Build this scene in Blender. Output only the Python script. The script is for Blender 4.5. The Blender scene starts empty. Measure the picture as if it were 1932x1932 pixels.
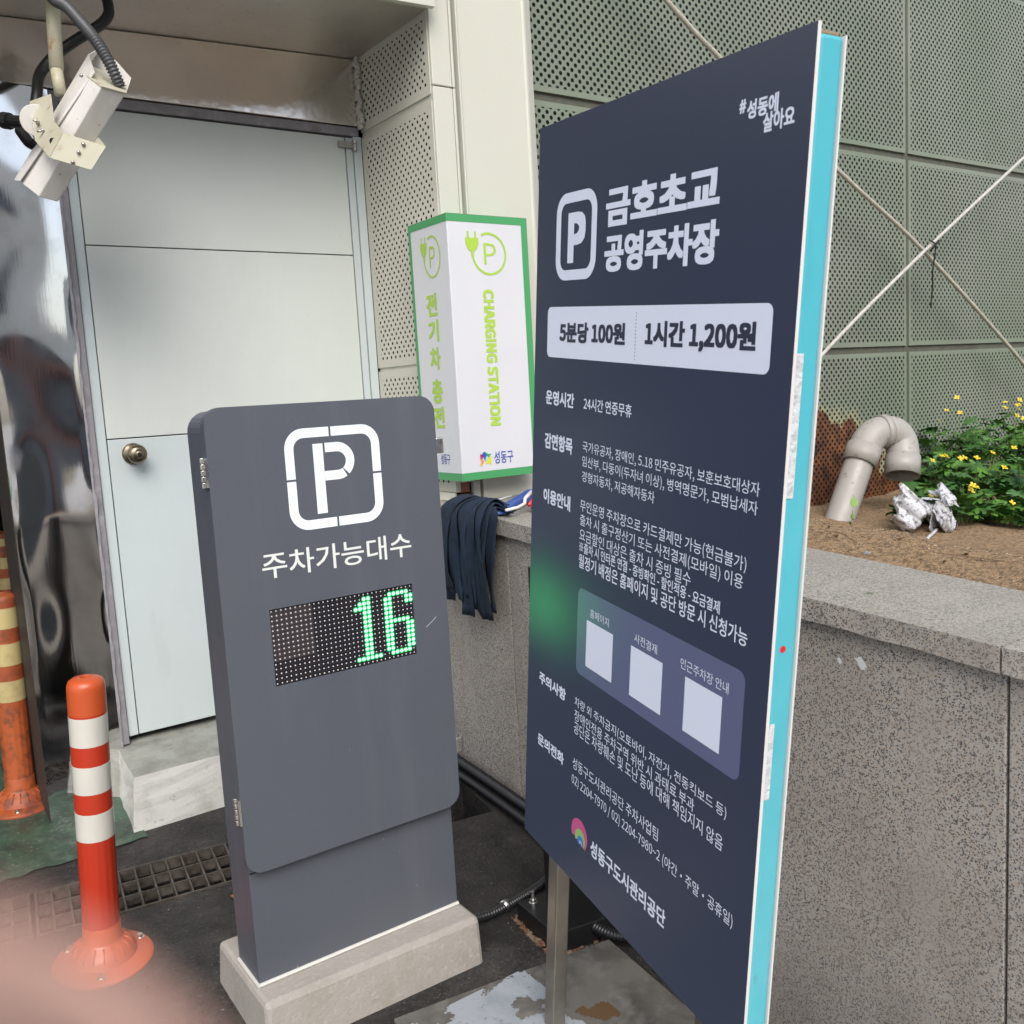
import bpy, bmesh, math, random
from mathutils import Vector, Matrix
R_=math.radians
random.seed(7)
S=bpy.context.scene
COL=S.collection
# ------------------------------------------------------------------ camera
CAMR=Matrix(((0.8123,-0.1190,0.5709),(-0.5805,-0.0699,0.8113),(-0.0567,-0.9904,-0.1260)))
CZ=1.40
cam=bpy.data.cameras.new('camera'); cam.sensor_width=36; cam.lens=1786/1932*36
cam.clip_start=.002; cam.clip_end=400
co=bpy.data.objects.new('camera',cam); COL.objects.link(co)
cx=CAMR.col[0]; cy=-CAMR.col[1]; cz=-CAMR.col[2]
mw=Matrix((cx,cy,cz)).transposed()
# clean orthonormal frame
q=mw.to_quaternion(); co.matrix_world=Matrix.Translation((0,0,CZ))@q.to_matrix().to_4x4()
S.camera=co
cam.dof.use_dof=True; cam.dof.focus_distance=2.2; cam.dof.aperture_fstop=11.5
def W(px,py,d):                       # a point d metres in front of the lens
    v=Vector(((px-966)/1786,(py-966)/1786,1.))*d
    return Vector((0,0,CZ))+CAMR@v
# ------------------------------------------------------------------ world, sun, exposure
w=bpy.data.worlds.new('World'); S.world=w; w.use_nodes=True
nt=w.node_tree; bg=nt.nodes['Background']; sk=nt.nodes.new('ShaderNodeTexSky'); sk.sky_type='NISHITA'
SUN_EL=R_(43); SUN_AZ=R_(205)          # azimuth clockwise from +Y
sk.sun_disc=False; sk.sun_elevation=SUN_EL; sk.sun_rotation=SUN_AZ; sk.air_density=1.0; sk.dust_density=3.0; sk.ozone_density=1.0
hs=nt.nodes.new('ShaderNodeHueSaturation'); hs.inputs['Saturation'].default_value=.6; nt.links.new(sk.outputs[0],hs.inputs['Color']); nt.links.new(hs.outputs[0],bg.inputs[0]); bg.inputs[1].default_value=.15
sl=bpy.data.lights.new('sun','SUN'); sl.energy=1.3; sl.angle=R_(38); sl.color=(1,.965,.92)
so=bpy.data.objects.new('sun',sl); COL.objects.link(so)
sd=Vector((math.sin(SUN_AZ)*math.cos(SUN_EL),math.cos(SUN_AZ)*math.cos(SUN_EL),math.sin(SUN_EL)))
so.rotation_euler=sd.to_track_quat('Z','Y').to_euler()
S.view_settings.view_transform='Standard'; S.view_settings.look='None'; S.view_settings.gamma=1
S.view_settings.exposure=.74
S.view_settings.use_curve_mapping=False
S.cycles.max_bounces=8

# ------------------------------------------------------------------ materials
def mat(name,col,rough=.6,metal=0.,spots=(),bump=(),coat=0.,emit=None,rvar=None,spec=None,aniso=None,coords='Object',scale3=(1,1,1)):
    """spots: (scale,detail,lo,hi,colour,amount[,kind[,stretch]]) noise masks laid over the base colour; bump: (scale,strength,dist[,kind[,stretch]])"""
    m=bpy.data.materials.new(name); m.use_nodes=True; n=m.node_tree.nodes; l=m.node_tree.links
    b=n['Principled BSDF']; b.inputs['Roughness'].default_value=rough; b.inputs['Metallic'].default_value=metal
    if coat: b.inputs['Coat Weight'].default_value=coat; b.inputs['Coat Roughness'].default_value=.1
    if spec is not None: b.inputs['Specular IOR Level'].default_value=spec
    c4=lambda c:(c[0],c[1],c[2],1)
    tc=n.new('ShaderNodeTexCoord')
    def vec(st):
        mp=n.new('ShaderNodeMapping'); mp.inputs['Scale'].default_value=st; l.new(tc.outputs[coords],mp.inputs[0]); return mp.outputs[0]
    def tex(kind,sc,det,st):
        if kind=='voro':
            t=n.new('ShaderNodeTexVoronoi'); t.inputs['Scale'].default_value=sc; l.new(vec(st),t.inputs[0])
            s=n.new('ShaderNodeSeparateColor'); l.new(t.outputs['Color'],s.inputs[0]); return s.outputs[0]
        t=n.new('ShaderNodeTexNoise'); t.inputs['Scale'].default_value=sc; t.inputs['Detail'].default_value=0 if kind=='soft' else det; t.inputs['Roughness'].default_value=.6
        l.new(vec(st),t.inputs[0]); return t.outputs[0]
    cur=None
    for s in spots:
        sc,det,lo,hi,cc,am=s[:6]; kind=s[6] if len(s)>6 else 'noise'; st=s[7] if len(s)>7 else scale3
        mr=n.new('ShaderNodeMapRange'); l.new(tex(kind,sc,det,st),mr.inputs[0])
        mr.inputs[1].default_value=lo; mr.inputs[2].default_value=hi; mr.inputs[3].default_value=0; mr.inputs[4].default_value=am
        mx=n.new('ShaderNodeMix'); mx.data_type='RGBA'; l.new(mr.outputs[0],mx.inputs[0])
        if cur is None: mx.inputs[6].default_value=c4(col)
        else: l.new(cur,mx.inputs[6])
        mx.inputs[7].default_value=c4(cc); cur=mx.outputs[2]
    if cur is None: b.inputs['Base Color'].default_value=c4(col)
    else: l.new(cur,b.inputs['Base Color'])
    if emit:
        b.inputs['Emission Color'].default_value=c4(emit[0]); b.inputs['Emission Strength'].default_value=emit[1]
    prev=None
    for bm_ in bump:
        sc,stg,dist=bm_[:3]; kind=bm_[3] if len(bm_)>3 else 'noise'; st=bm_[4] if len(bm_)>4 else scale3
        bp=n.new('ShaderNodeBump'); bp.inputs['Strength'].default_value=stg; bp.inputs['Distance'].default_value=dist
        l.new(tex(kind,sc,4,st),bp.inputs['Height'])
        if prev: l.new(prev,bp.inputs['Normal'])
        prev=bp.outputs[0]
    if prev: l.new(prev,b.inputs['Normal'])
    if rvar:
        sc,lo,hi=rvar[:3]; st=rvar[3] if len(rvar)>3 else scale3
        mr=n.new('ShaderNodeMapRange'); l.new(tex('noise',sc,4,st),mr.inputs[0]); mr.inputs[1].default_value=.3; mr.inputs[2].default_value=.7
        mr.inputs[3].default_value=lo; mr.inputs[4].default_value=hi; l.new(mr.outputs[0],b.inputs['Roughness'])
    return m
def perforate(m,pitch_u,pitch_v,rad,ax='XZ'):
    """real holes: the sheet is transparent inside a square lattice of circles and at its centres"""
    n=m.node_tree.nodes; l=m.node_tree.links; b=n['Principled BSDF']; out=n['Material Output']
    tc=n.new('ShaderNodeTexCoord'); sp=n.new('ShaderNodeSeparateXYZ'); l.new(tc.outputs['Object'],sp.inputs[0])
    def M2(op,a,b_):
        k=n.new('ShaderNodeMath'); k.operation=op
        for i,x in enumerate((a,b_)):
            if x is None: continue
            if isinstance(x,(int,float)): k.inputs[i].default_value=x
            else: l.new(x,k.inputs[i])
        return k.outputs[0]
    u=M2('DIVIDE',sp.outputs[ax[0]],pitch_u); v=M2('DIVIDE',sp.outputs[ax[1]],pitch_v)
    def cell(off):
        fu=M2('MULTIPLY',M2('SUBTRACT',M2('FRACT',M2('ADD',u,off+100),None),.5),pitch_u)
        fv=M2('MULTIPLY',M2('SUBTRACT',M2('FRACT',M2('ADD',v,off+100),None),.5),pitch_v)
        return M2('ADD',M2('MULTIPLY',fu,fu),M2('MULTIPLY',fv,fv))
    d=M2('MINIMUM',cell(0.),cell(.5)); h=M2('LESS_THAN',d,rad*rad)
    tr=n.new('ShaderNodeBsdfTransparent'); mx=n.new('ShaderNodeMixShader'); l.new(h,mx.inputs[0]); l.new(b.outputs[0],mx.inputs[1]); l.new(tr.outputs[0],mx.inputs[2])
    l.new(mx.outputs[0],out.inputs[0])
    return m

# ------------------------------------------------------------------ mesh helpers
def tagp(o,label=None,cat=None,group=None,kind=None):
    for k,v in (('label',label),('category',cat),('group',group),('kind',kind)):
        if v: o[k]=v
    return o
def link(name,me,m,parent=None,smooth=False):
    o=bpy.data.objects.new(name,me); COL.objects.link(o)
    if m is not None:
        for x in (m if isinstance(m,(list,tuple)) else [m]): me.materials.append(x)
    if parent: o.parent=parent
    if smooth:
        for p in me.polygons: p.use_smooth=True
    return o
def build(name,bm,m,parent=None,smooth=False,bev=0,recalc=True):
    if recalc: bmesh.ops.recalc_face_normals(bm,faces=bm.faces)
    me=bpy.data.meshes.new(name); bm.to_mesh(me); bm.free()
    o=link(name,me,m,parent,smooth)
    if bev:
        md=o.modifiers.new('bevel','BEVEL'); md.width=bev; md.segments=2; md.limit_method='ANGLE'; md.angle_limit=R_(35)
    return o
def thing(name,loc,label,cat,group=None,rot=None,kind=None):
    o=bpy.data.objects.new(name,None); COL.objects.link(o); o.location=loc; o.empty_display_size=.1
    if rot is not None:
        if isinstance(rot,Matrix): o.rotation_euler=rot.to_euler()
        else: o.rotation_euler=rot
    return tagp(o,label,cat,group,kind)
def box(bm,x0,x1,y0,y1,z0,z1,mt=0):
    v=[bm.verts.new(p) for p in ((x0,y0,z0),(x1,y0,z0),(x1,y1,z0),(x0,y1,z0),(x0,y0,z1),(x1,y0,z1),(x1,y1,z1),(x0,y1,z1))]
    for f in ((0,1,2,3),(4,5,6,7),(0,1,5,4),(1,2,6,5),(2,3,7,6),(3,0,4,7)):
        bm.faces.new([v[i] for i in f]).material_index=mt
    return v
def hexa(bm,P,mt=0):                    # eight free corners, same order as box
    v=[bm.verts.new(p) for p in P]
    for f in ((0,1,2,3),(4,5,6,7),(0,1,5,4),(1,2,6,5),(2,3,7,6),(3,0,4,7)):
        bm.faces.new([v[i] for i in f]).material_index=mt
def prism(bm,poly,fn,t0,t1,mt=0):        # polygon (u,v) extruded along third axis, fn(u,v,t)->xyz
    a=[bm.verts.new(fn(u,v,t0)) for u,v in poly]; b=[bm.verts.new(fn(u,v,t1)) for u,v in poly]
    n=len(poly)
    fs=[bm.faces.new(a),bm.faces.new(b)]
    for i in range(n): fs.append(bm.faces.new((a[i],a[(i+1)%n],b[(i+1)%n],b[i])))
    for f in fs: f.material_index=mt
def tube(bm,pts,r,seg=12,cap=True,ribs=None,mt=0):
    pts=[Vector(p) for p in pts]; n=len(pts); rings=[]
    t=(pts[1]-pts[0]).normalized(); up=Vector((0,0,1)) if abs(t.z)<.9 else Vector((1,0,0)); nx=t.cross(up).normalized()
    for i,p in enumerate(pts):
        tt=(pts[min(i+1,n-1)]-pts[max(i-1,0)]).normalized(); nx=(nx-tt*nx.dot(tt)).normalized(); ny=tt.cross(nx)
        rr=r[i] if isinstance(r,(list,tuple)) else r
        rings.append([bm.verts.new(p+nx*math.cos(2*math.pi*k/seg)*rr+ny*math.sin(2*math.pi*k/seg)*rr) for k in range(seg)])
    for i in range(n-1):
        for k in range(seg): bm.faces.new((rings[i][k],rings[i][(k+1)%seg],rings[i+1][(k+1)%seg],rings[i+1][k])).material_index=mt
    if cap:
        bm.faces.new(rings[0]).material_index=mt; bm.faces.new(rings[-1]).material_index=mt
def spline(P,n=8):                       # Catmull-Rom
    P=[Vector(p) for p in P]; Q=[P[0]*2-P[1]]+P+[P[-1]*2-P[-2]]; out=[]
    for i in range(1,len(Q)-2):
        for k in range(n):
            t=k/n; a,b,c,d=Q[i-1],Q[i],Q[i+1],Q[i+2]
            out.append(.5*((2*b)+(c-a)*t+(2*a-5*b+4*c-d)*t*t+(3*b-a-3*c+d)*t**3))
    out.append(P[-1]); return out
def ribbed(P,r,pitch,amp,n=24):          # corrugated hose: resample the spline evenly, alternate radii
    s=spline(P,n); L=[0]
    for i in range(1,len(s)): L.append(L[-1]+(s[i]-s[i-1]).length)
    N=max(4,int(L[-1]/pitch*4)); out=[]; rr=[]; j=0
    for k in range(N+1):
        d=L[-1]*k/N
        while j<len(L)-2 and L[j+1]<d: j+=1
        f=(d-L[j])/max(1e-9,L[j+1]-L[j]); out.append(s[j].lerp(s[j+1],f)); rr.append(r+(amp if k%4<2 else -amp))
    return out,rr
def lathe(bm,prof,seg=24,c=(0,0,0),mt=0,mats=None,cap=True):
    rings=[]
    for r,z_ in prof:
        rings.append([bm.verts.new((c[0]+r*math.cos(2*math.pi*k/seg),c[1]+r*math.sin(2*math.pi*k/seg),c[2]+z_)) for k in range(seg)])
    for i in range(len(prof)-1):
        for k in range(seg): bm.faces.new((rings[i][k],rings[i][(k+1)%seg],rings[i+1][(k+1)%seg],rings[i+1][k])).material_index=(mats[i] if mats else mt)
    if cap and prof[0][0]>1e-5: bm.faces.new(rings[0])
    if cap and prof[-1][0]>1e-5: bm.faces.new(rings[-1])
    return rings
def rrect(u0,u1,v0,v1,r,n=6):
    out=[]
    for cx_,cy_,a0 in ((u1-r,v1-r,0),(u0+r,v1-r,90),(u0+r,v0+r,180),(u1-r,v0+r,270)):
        for k in range(n+1):
            a=R_(a0+90*k/n); out.append((cx_+r*math.cos(a),cy_+r*math.sin(a)))
    return out
def strip(bm,pts,wd,fn,closed=False,mt=0):     # flat band of width wd along a 2-D path
    n=len(pts); L=[];Rr=[]
    for i,(x,y) in enumerate(pts):
        a=pts[(i-1)%n] if closed or i>0 else pts[i]; b=pts[(i+1)%n] if closed or i<n-1 else pts[i]
        dx,dy=b[0]-a[0],b[1]-a[1]; d=math.hypot(dx,dy) or 1
        nx,ny=-dy/d,dx/d
        # mitre
        k=1.
        if 0<i<n-1 or closed:
            ax,ay=x-a[0],y-a[1]; da=math.hypot(ax,ay) or 1
            k=1/max(.5,abs((-ay/da)*nx+(ax/da)*ny))
        L.append(bm.verts.new(fn(x+nx*wd/2*k,y+ny*wd/2*k))); Rr.append(bm.verts.new(fn(x-nx*wd/2*k,y-ny*wd/2*k)))
    for i in range(n if closed else n-1):
        j=(i+1)%n; bm.faces.new((L[i],L[j],Rr[j],Rr[i])).material_index=mt
def arc(cx_,cy_,r,a0,a1,n=24,ry=None):
    ry=ry or r
    return [(cx_+r*math.cos(R_(a0+(a1-a0)*k/n)),cy_+ry*math.sin(R_(a0+(a1-a0)*k/n))) for k in range(n+1)]
def vary(m,lo,hi):                       # each slab or panel a slightly different shade
    n=m.node_tree.nodes; l=m.node_tree.links; b=n['Principled BSDF']; src=b.inputs['Base Color'].links[0].from_socket
    oi=n.new('ShaderNodeObjectInfo'); mr=n.new('ShaderNodeMapRange'); l.new(oi.outputs['Random'],mr.inputs[0]); mr.inputs[3].default_value=lo; mr.inputs[4].default_value=hi
    h=n.new('ShaderNodeHueSaturation'); l.new(src,h.inputs['Color']); l.new(mr.outputs[0],h.inputs['Value']); l.new(h.outputs[0],b.inputs['Base Color'])
# ---- flat lettering: a text curve turned to mesh, then fitted to a box on a plane
import os
_tc=bpy.data.curves.new('lettering_source','FONT')
try: _tc.font=bpy.data.fonts.load(os.path.join(bpy.utils.resource_path('LOCAL'),'datafiles','fonts','Noto Sans CJK Regular.woff2'))   # Blender's own bundled font
except Exception: pass
_to=bpy.data.objects.new('lettering_source',_tc)
def lettering(body,u0,u1,v0,v1,fn,m,parent,bold=0.,name='lettering',shear=0.,slant=0.,space=1.0):
    _tc.body=body; _tc.resolution_u=3; _tc.space_character=space
    me=bpy.data.meshes.new_from_object(_to)
    xs=[v.co.x for v in me.vertices]; ys=[v.co.y for v in me.vertices]
    x0,x1,y0,y1=min(xs)-bold,max(xs)+bold,min(ys)-bold,max(ys)+bold
    if bold:                        # heavier face: the outline stamped round a small circle, each stamp a hair prouder
        V=[tuple(v.co) for v in me.vertices]; Fc=[tuple(p.vertices) for p in me.polygons]; nv=[];nf=[]
        for k,(ox,oy) in enumerate(((-1,-1),(1,-1),(1,1),(-1,1),(0,-1),(1,0),(0,1),(-1,0))):
            b0=len(nv); nv+=[(x+bold*ox,y+bold*oy*.9,k*.000012) for x,y,_ in V]; nf+=[tuple(i_+b0 for i_ in f) for f in Fc]
        bpy.data.meshes.remove(me); me=bpy.data.meshes.new(name); me.from_pydata(nv,[],nf)
    me.name=name
    nrm=(fn(1,0)-fn(0,0)).cross(fn(0,1)-fn(0,0)).normalized() if isinstance(fn(0,0),Vector) else (Vector(fn(1,0))-Vector(fn(0,0))).cross(Vector(fn(0,1))-Vector(fn(0,0))).normalized()
    for v in me.vertices:
        a=(v.co.x-x0)/(x1-x0); b=(v.co.y-y0)/(y1-y0); k=v.co.z if bold else 0
        u=u0+(u1-u0)*a+shear*b; vv=v0+(v1-v0)*b+slant*a
        v.co=Vector(fn(u,vv))+nrm*k
    me.materials.clear()
    return link(name,me,m,parent)
def jitter(bm,amt,seed=0):
    rn=random.Random(seed)
    for v in bm.verts: v.co+=Vector((rn.uniform(-1,1),rn.uniform(-1,1),rn.uniform(-1,1)))*amt

# ------------------------------------------------------------------ the ground
SL=.07
def gz(y,dz=0.): 
    yy=min(max(y,-3.),3.5); return SL*(yy-2.3)+dz
M_asph=mat('asphalt',(.018,.016,.015),.75,spots=((9,6,.42,.66,(.048,.043,.038),.9),(60,5,.50,.66,(.008,.007,.007),.7),(110,5,.60,.72,(.13,.12,.11),.6),(2.2,3,.42,.62,(.009,.008,.008),.6),(260,2,.68,.74,(.35,.33,.3),.7)),
  bump=((90,.7,.006),(18,.5,.012)),rvar=(6,.42,.9))
M_road=mat('road_concrete',(.38,.37,.355),.85,spots=((3,5,.4,.65,(.22,.215,.205),.8),(120,4,.55,.7,(.26,.25,.24),.5)),bump=((120,.5,.004),))
bm=bmesh.new()
# drain channel rectangle (rotated), corners anticlockwise from near-left
DR0=Vector((.21,2.835)); DRd=Vector((.606,-.078)).normalized(); DRn=Vector((-DRd.y,DRd.x)); DW=.118
def dr(a,b): p=DR0+DRd*a+DRn*b; return (p.x,p.y)
A0,A1=-3.0,1.45
tr=[dr(A0,-DW),dr(A1,-DW),dr(A1,DW),dr(A0,DW)]
def gv(x,y,dz=0): return bm.verts.new((x,y,gz(y,dz)))
Y_=(-150,-3,3.5,150)
nl=[(-6,1.64),(3,1.64),(3,3.5),(-6,3.5)]
ov=[gv(*p) for p in nl]; iv=[gv(*p) for p in tr]
for i in range(4):
    j=(i+1)%4; bm.faces.new((ov[i],ov[j],iv[j],iv[i]))
# extra sheets round the near patch
def quad(x0,x1,y0,y1,mt=0): bm.faces.new((gv(x0,y0),gv(x1,y0),gv(x1,y1),gv(x0,y1))).material_index=mt
quad(-6,1.49,1.40,1.64); quad(1.765,3,1.40,1.64); quad(-6,1.49,-3,1.40,1); quad(1.765,3,-3,1.40,1); quad(1.49,1.765,-3,.80,1)
gq=[(1.49,.80),(1.765,.80),(1.765,1.64),(1.49,1.64)]          # sunken gutter at the wall foot
gt_=[gv(*p) for p in gq]; gb_=[gv(p[0],p[1],-.26) for p in gq]
bm.faces.new(gb_)
for i in range(4): bm.faces.new((gt_[i],gt_[(i+1)%4],gb_[(i+1)%4],gb_[i]))
quad(-150,-6,-3,3.5,1); quad(3,150,-3,3.5,1); quad(-150,150,-150,-3,1); quad(-150,150,3.5,150,1)
# channel walls and floor
dv=[bm.verts.new((p[0],p[1],gz(p[1])-.16)) for p in tr]
for i in range(4):
    j=(i+1)%4; bm.faces.new((iv[i],iv[j],dv[j],dv[i]))
bm.faces.new(dv)
tagp(build('ground',bm,[M_asph,M_road]),kind='structure')
M_yel=mat('yellow_road_paint',(.55,.38,.07),.8,spots=((30,5,.5,.7,(.15,.14,.12),.8),))
bm=bmesh.new(); P=[(-2.6,-.2),(-2.45,-.35),(1.2,.35),(1.1,.5)]
bm.faces.new([bm.verts.new((x,y,gz(y,.004))) for x,y in P]); tagp(build('road_marking',bm,M_yel),kind='structure')
# green painted floor of the garage, ragged edge
M_green=mat('green_floor_paint',(.045,.085,.055),.6,spots=((6,6,.45,.62,(.03,.035,.03),.85),(25,5,.52,.68,(.10,.13,.10),.6),(90,3,.62,.72,(.3,.32,.3),.5)),bump=((60,.35,.004),),rvar=(5,.35,.8))
bm=bmesh.new(); rn=random.Random(3); edge=[]
x=-3.
while x<.66: edge.append((x,3.055+rn.uniform(-.012,.012)+.0*x)); x+=.035
edge.append((.66,3.06))
top=[(.66,3.5),(-3,3.5)]
fr=[bm.verts.new((x,y,gz(y,.004))) for x,y in edge]; tp=[bm.verts.new((x,3.498,gz(3.5,.004))) for x,y in edge]
for i in range(len(fr)-1): bm.faces.new((fr[i],fr[i+1],tp[i+1],tp[i]))
bm.faces.new([bm.verts.new(p) for p in ((-3,3.498,gz(3.5,.004)),(3,3.498,gz(3.5,.004)),(3,8,gz(3.5,.004)),(-3,8,gz(3.5,.004)))])
tagp(build('garage_floor',bm,M_green),kind='structure')
# garage interior shell
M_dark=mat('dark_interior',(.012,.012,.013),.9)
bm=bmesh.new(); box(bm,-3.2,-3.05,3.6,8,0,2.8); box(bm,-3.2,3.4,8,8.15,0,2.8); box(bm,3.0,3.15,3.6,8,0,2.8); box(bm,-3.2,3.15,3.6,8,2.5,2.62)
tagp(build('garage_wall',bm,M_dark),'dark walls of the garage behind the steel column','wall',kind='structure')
# building above the canopy and across to the left
M_build=mat('cream_render',(.55,.52,.45),.8,spots=((2,4,.4,.7,(.42,.40,.35),.5),))

# ------------------------------------------------------------------ drain gratings
M_grate=mat('weathered_steel',(.10,.085,.072),.65,.35,spots=((40,5,.45,.65,(.05,.035,.028),.8),(15,4,.5,.65,(.2,.18,.16),.5)),bump=((150,.5,.002),))
proto=None
def bar_me(nm,x0,x1,y0,y1,z0,z1):
    b=bmesh.new(); box(b,x0,x1,y0,y1,z0,z1); bmesh.ops.recalc_face_normals(b,faces=b.faces); me=bpy.data.meshes.new(nm); b.to_mesh(me); b.free(); me.materials.append(M_grate); return me
GL=.54; HW=.112
me_c=bar_me('cross_bar',-.0025,.0025,-HW+.004,HW-.004,-.032,-.001); me_l=bar_me('long_bar',.004,GL-.004,-.002,.002,-.030,0.0)
me_s=bar_me('side_bar',0,GL,-.003,.003,-.035,.001); me_e=bar_me('end_bar',-.003,.003,-HW,HW,-.035,.001)
labs=['rusty floor grating at the left edge of the photo','rusty floor grating right behind the near striped bollard','rusty floor grating between the near bollard and the grey cabinet','rusty floor grating hidden mostly behind the grey cabinet','rusty floor grating end piece beside the granite wall foot']
for k,s in enumerate((-1.02,-.468,.084,.636,)):
    p=dr(s,0); g=thing('drain_grating',(p[0],p[1],gz(p[1])),labs[k],'drain grating','drain gratings in the channel',rot=(math.atan(SL),0,math.atan2(DRd.y,DRd.x)))
    def pc(nm,me,loc):
        o=bpy.data.objects.new(nm,me); COL.objects.link(o); o.parent=g; o.location=loc
    for i in range(1,12): pc('cross_bar',me_c,(GL*i/12+rn.uniform(-.001,.001),0,0))
    for y in (-HW/3,HW/3): pc('long_bar',me_l,(0,y,0))
    for y in (-HW,HW): pc('side_bar',me_s,(0,y,0))
    for x in (0.003,GL-.003): pc('end_bar',me_e,(x,0,0))

# ------------------------------------------------------------------ door wall: step, column, lintel, soffit, door
M_ston=mat('whitewashed_concrete',(.50,.50,.47),.8,spots=((7,6,.5,.65,(.30,.30,.26),.7),(60,4,.6,.72,(.18,.17,.15),.6)),bump=((14,.4,.012),(90,.3,.003)))
M_stop=mat('worn_concrete_top',(.27,.28,.25),.8,spots=((12,6,.4,.65,(.17,.17,.15),.8),(80,4,.6,.7,(.08,.08,.07),.6)),bump=((50,.5,.006),))
bm=bmesh.new()
x0,x1=.655,1.735; zt=.245
hexa(bm,[(x0-.03,3.10,.02),(x1,3.10,.02),(x1,3.50,.02),(x0-.0,3.50,.02),(x0,3.15,zt-.02),(x1,3.15,zt-.02),(x1,3.5,zt+.01),(x0+.02,3.5,zt+.01)])
for f in bm.faces:
    if f.calc_center_median().z>.23: f.material_index=1
bmesh.ops.subdivide_edges(bm,edges=bm.edges,cuts=7,use_grid_fill=True); jitter(bm,.003,2)
tagp(build('concrete_step',bm,[M_ston,M_stop],smooth=False),'low white painted concrete step under the pale door','step')
M_mir=mat('polished_steel',(.80,.79,.78),.06,1.,spots=((12,5,.5,.75,(.5,.48,.45),.5),),bump=((1.5,.13,.03,'soft',(1,1,.7)),(4,.02,.02,'soft',(1,1,.6)),(200,.03,.001,'noise',(1,1,.03))),rvar=(9,.02,.10,(1,1,.3)))
# steel column: dented skin wrapped round a post
col=thing('steel_column',(.55,3.40,gz(3.4)),'dented mirror polished steel column at the garage opening left of the door','column')
bm=bmesh.new(); NX,NZ=20,90
P0=Vector((-.124,-.056)); P1=Vector((.128,.0))
grid=[]
for j in range(NZ+1):
    row=[]
    for i in range(NX+1):
        a=i/NX; b=j/NZ; x=P0.x+(P1.x-P0.x)*a; y=P0.y+(P1.y-P0.y)*a; z_=2.36*b
        dent=.0030*math.sin(b*17+1.0)*math.sin(a*3.1)+.0012*math.sin(b*29+a*3)
        dent-=.009*math.exp(-((a-.12)**2/.05+((z_-1.13)/.11)**2))+.008*math.exp(-((a-.1)**2/.06+((z_-.66)/.10)**2))
        row.append(bm.verts.new((x,y-dent*(1 if 0<i<NX else 0),z_)))
    grid.append(row)
for j in range(NZ):
    for i in range(NX): bm.faces.new((grid[j][i],grid[j][i+1],grid[j+1][i+1],grid[j+1][i]))
build('steel_skin',bm,M_mir,col,smooth=True)
bm=bmesh.new(); hexa(bm,[(-.126,-.052,0),(-.122,-.052,0),(-.122,.2,0),(-.126,.2,0),(-.126,-.052,2.36),(-.122,-.052,2.36),(-.122,.2,2.36),(-.126,.2,2.36)])
box(bm,-.12,.13,.008,.19,0,2.355); build('column_side',bm,mat('dark_brown_steel_edge',(.035,.030,.027),.6),col)
M_caulk=mat('grey_sealant',(.24,.235,.26),.6,spots=((20,4,.4,.7,(.40,.39,.41),.6),),bump=((40,.5,.006),))
# door
M_door=mat('pale_door_paint',(.56,.595,.565),.45,spots=((1.5,3,.35,.7,(.51,.55,.535),.6),(45,4,.70,.76,(.25,.25,.24),.5)),bump=((4,.30,.014),(22,.40,.006,'noise',(1,1,.22)),(90,.15,.002,'noise',(1,1,.4))),rvar=(8,.3,.5))
M_door2=mat('smooth_door_paint',(.50,.56,.565),.42,spots=((60,4,.70,.76,(.25,.25,.24),.5),(1.6,4,.45,.7,(.45,.50,.51),.6),(7,5,.6,.75,(.42,.45,.44),.4,'noise',(1,1,.3))),bump=((5,.18,.012),(30,.25,.004,'noise',(1,1,.25))),rvar=(6,.32,.5))
YD=3.42
door=thing('steel_door',(1.235,YD,.27),'pale grey green painted steel door with round knob','door')
def L(x,z_): return (x-1.235,0,z_-.27)
def dbox(bm,x0,x1,y0,y1,z0,z1): box(bm,x0-1.235,x1-1.235,y0-YD,y1-YD,z0-.27,z1-.27)
XL,XR=.712,1.748
for (z0,z1,m_) in ((.278,1.3145,M_door2),(1.3185,1.9585,M_door),(1.9625,2.402,M_door)):
    bm=bmesh.new(); dbox(bm,XL+.035,XR-.028,YD,YD+.03,z0,z1); build('door_panel',bm,m_,door,bev=.0015)
bm=bmesh.new(); dbox(bm,XL,XL+.031,YD-.002,YD+.03,.278,2.402); dbox(bm,XR-.024,XR+.004,YD-.002,YD+.03,.278,2.402); build('door_edge',bm,M_door2,door,bev=.0015)
bm=bmesh.new(); dbox(bm,XL,XR,YD+.031,YD+.04,.278,2.402); build('door_core',bm,M_dark,door)
M_frame=mat('grey_frame_paint',(.23,.22,.235),.5,spots=((30,5,.5,.7,(.35,.34,.36),.6),(12,4,.55,.7,(.14,.13,.13),.6)),bump=((30,.4,.004),))
bm=bmesh.new(); dbox(bm,XL-.034,XL-.003,YD-.012,YD+.05,.255,2.44); dbox(bm,XL-.003,XR+.03,YD-.012,YD+.05,2.408,2.44); build('door_frame',bm,M_frame,door,bev=.002)
bm=bmesh.new(); dbox(bm,XR+.007,1.7885,YD-.008,YD+.05,.26,2.408); build('door_frame',bm,M_door2,door,bev=.002)
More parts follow.
